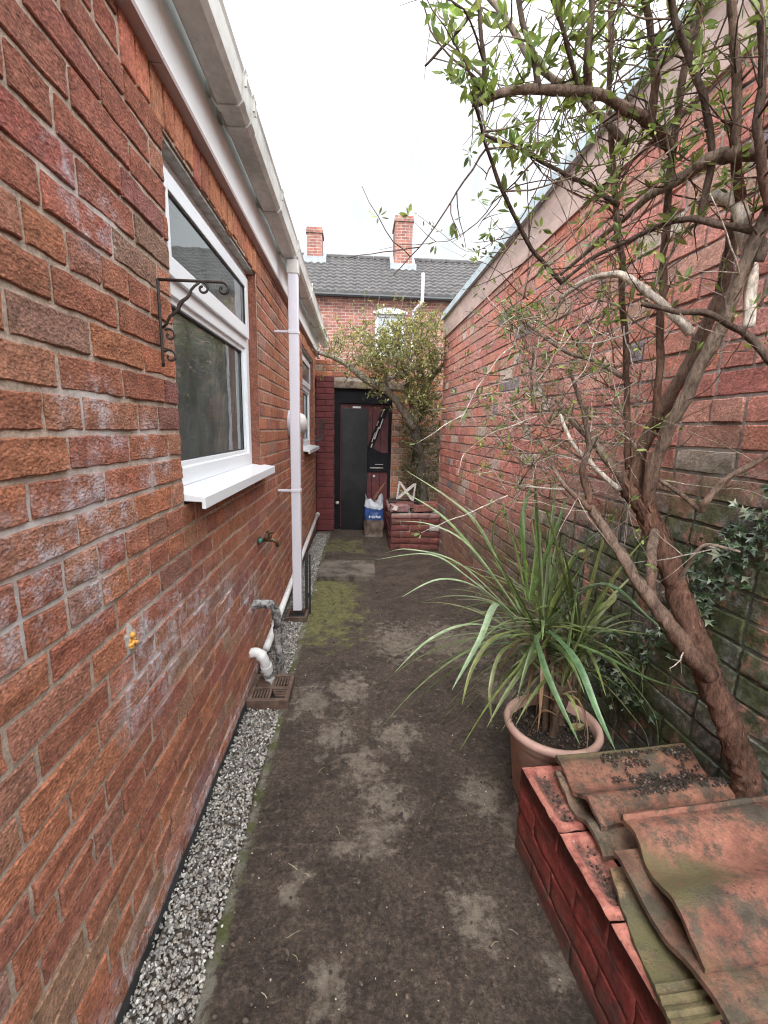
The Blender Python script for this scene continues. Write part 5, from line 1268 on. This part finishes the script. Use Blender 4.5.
def ctwig(p, d, L, leafy=1, dk=1):
    n = 5; P = [p]; q = p
    for k in range(n): d = (d+Vector((R_.gauss(0, .22), R_.gauss(0, .22), R_.gauss(.04, .2)))).normalized(); q = q+d*L/n; P.append(q)
    tw.tube(P, [.0045, .004, .0035, .003, .0022, .0015], 4, col=var((.15, .125, .09), .25))
    for k in range(n+1):
        for j in range(R_.choice((2, 3, 4, 5)) if R_.random() < leafy else 0):
            v = (d+Vector((R_.gauss(0, .8), R_.gauss(0, .8), R_.gauss(.2, .8)))).normalized(); l = U(.02, .045); c = var(R_.choice(OL), .28, .1)
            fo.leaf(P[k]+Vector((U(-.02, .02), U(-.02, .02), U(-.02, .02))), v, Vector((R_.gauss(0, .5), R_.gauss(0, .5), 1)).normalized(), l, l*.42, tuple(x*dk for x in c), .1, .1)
BL = [((380, 370), 26, 20, 120), ((400, 350), 22, 24, 130), ((360, 352), 20, 14, 80), ((425, 345), 18, 18, 120), ((392, 332), 20, 12, 70), ((412, 372), 22, 16, 110), ((432, 330), 10, 10, 40), ((342, 352), 10, 6, 35), ((405, 395), 16, 12, 80), ((425, 400), 12, 16, 80), ((432, 365), 9, 14, 60), ((350, 340), 10, 8, 24), ((376, 348), 14, 12, 50)]
for (cx, cy), sx, sy, cnt in BL:
    for k in range(int(cnt*1.3)):
        p = at(cx+R_.gauss(0, sx*.72), cy+R_.gauss(0, sy*.72), 5.2+R_.gauss(0, .26))
        if noise.noise(p*3.6) < -.08: continue
        ctwig(p, Vector((R_.gauss(0, 1), R_.gauss(0, 1), R_.gauss(.4, .7))).normalized(), U(.08, .22), .62)
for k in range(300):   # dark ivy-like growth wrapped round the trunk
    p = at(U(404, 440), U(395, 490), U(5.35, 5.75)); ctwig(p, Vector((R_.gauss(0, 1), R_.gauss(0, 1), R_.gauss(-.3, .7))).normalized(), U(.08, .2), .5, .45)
for P in cb[1:]:
    for k in range(26):
        p = R_.choice(P[3:]); ctwig(p, Vector((R_.gauss(0, 1), R_.gauss(0, 1), R_.gauss(.5, .6))).normalized(), U(.1, .35), .4)
for k in range(20): ctwig(at(U(350, 440), U(312, 330), U(5.0, 5.5)), Vector((R_.gauss(0, .5), R_.gauss(0, .4), 1)).normalized(), U(.15, .35), .25)
tw.build('twigs', MT['bark'], ct); fo.build('crown', MT['leaf'], ct); print('corner leaves', len(fo.v)//5)

# ------------------------------------------------------------------ daylight
SUN_EL, SUN_AZ = math.radians(42), math.radians(184)   # azimuth clockwise from +y
sd = Vector((math.sin(SUN_AZ)*math.cos(SUN_EL), math.cos(SUN_AZ)*math.cos(SUN_EL), math.sin(SUN_EL)))
sl_ = bpy.data.lights.new('sun', 'SUN'); sl_.energy = 1.1; sl_.angle = math.radians(22); sl_.color = (1, .96, .9)
so = bpy.data.objects.new('sun', sl_); COL.objects.link(so); so.rotation_euler = sd.to_track_quat('Z', 'Y').to_euler(); so.location = sd*30
w = bpy.data.worlds.new('World'); SC.world = w; w.use_nodes = True; nt = w.node_tree; nt.nodes.clear()
def wn_(t, **k):
    x = nt.nodes.new(t)
    for a, b in k.items(): setattr(x, a, b)
    return x
sky = wn_('ShaderNodeTexSky', sky_type='NISHITA'); sky.sun_disc = False; sky.sun_elevation = SUN_EL; sky.sun_rotation = SUN_AZ
tc = wn_('ShaderNodeTexCoord'); sx = wn_('ShaderNodeSeparateXYZ'); nt.links.new(tc.outputs['Generated'], sx.inputs[0])
nzv = wn_('ShaderNodeTexNoise'); nt.links.new(tc.outputs['Generated'], nzv.inputs['Vector']); nzv.inputs['Scale'].default_value = 2.2; nzv.inputs['Detail'].default_value = 5; nzv.inputs['Roughness'].default_value = .55; nzv.inputs['Distortion'].default_value = .5
dt = wn_('ShaderNodeVectorMath', operation='DOT_PRODUCT'); nt.links.new(tc.outputs['Generated'], dt.inputs[0]); dt.inputs[1].default_value = Vector((.12, -.4, .9)).normalized()
el_ = wn_('ShaderNodeMapRange', interpolation_type='SMOOTHSTEP'); nt.links.new(dt.outputs['Value'], el_.inputs[0])
for k, v in zip((1, 2, 3, 4), (.1, .95, SKY_LO, SKY_HI)): el_.inputs[k].default_value = v
cl = wn_('ShaderNodeMapRange', interpolation_type='SMOOTHSTEP'); nt.links.new(nzv.outputs['Fac'], cl.inputs[0])
for k, v in zip((1, 2, 3, 4), (.36, .60, .78, 1.25)): cl.inputs[k].default_value = v
mu = wn_('ShaderNodeMath', operation='MULTIPLY'); nt.links.new(el_.outputs[0], mu.inputs[0]); nt.links.new(cl.outputs[0], mu.inputs[1])
sc_ = wn_('ShaderNodeVectorMath', operation='SCALE'); sc_.inputs[0].default_value = (.97, 1.0, 1.03); nt.links.new(mu.outputs[0], sc_.inputs[3])
mx = wn_('ShaderNodeMix', data_type='RGBA'); mx.inputs[0].default_value = .9; nt.links.new(sky.outputs[0], mx.inputs[6]); nt.links.new(sc_.outputs[0], mx.inputs[7])
bg = wn_('ShaderNodeBackground'); bg.inputs[1].default_value = .1; nt.links.new(mx.outputs[2], bg.inputs[0])
wo = wn_('ShaderNodeOutputWorld'); nt.links.new(bg.outputs[0], wo.inputs[0])
vs = SC.view_settings; SC.display_settings.display_device = 'sRGB'
vs.view_transform = 'Standard'; vs.look = 'None'; vs.gamma = 1; vs.use_curve_mapping = False; vs.exposure = EXPO
SC.cycles.filter_width = 1.1; SC.cycles.use_denoising = True; SC.cycles.denoiser = 'OPENIMAGEDENOISE'
SC.cycles.max_bounces = 8; SC.cycles.diffuse_bounces = 5; SC.cycles.glossy_bounces = 3; SC.cycles.transparent_max_bounces = 8; SC.cycles.transmission_bounces = 2
SC.cycles.caustics_reflective = False; SC.cycles.caustics_refractive = False
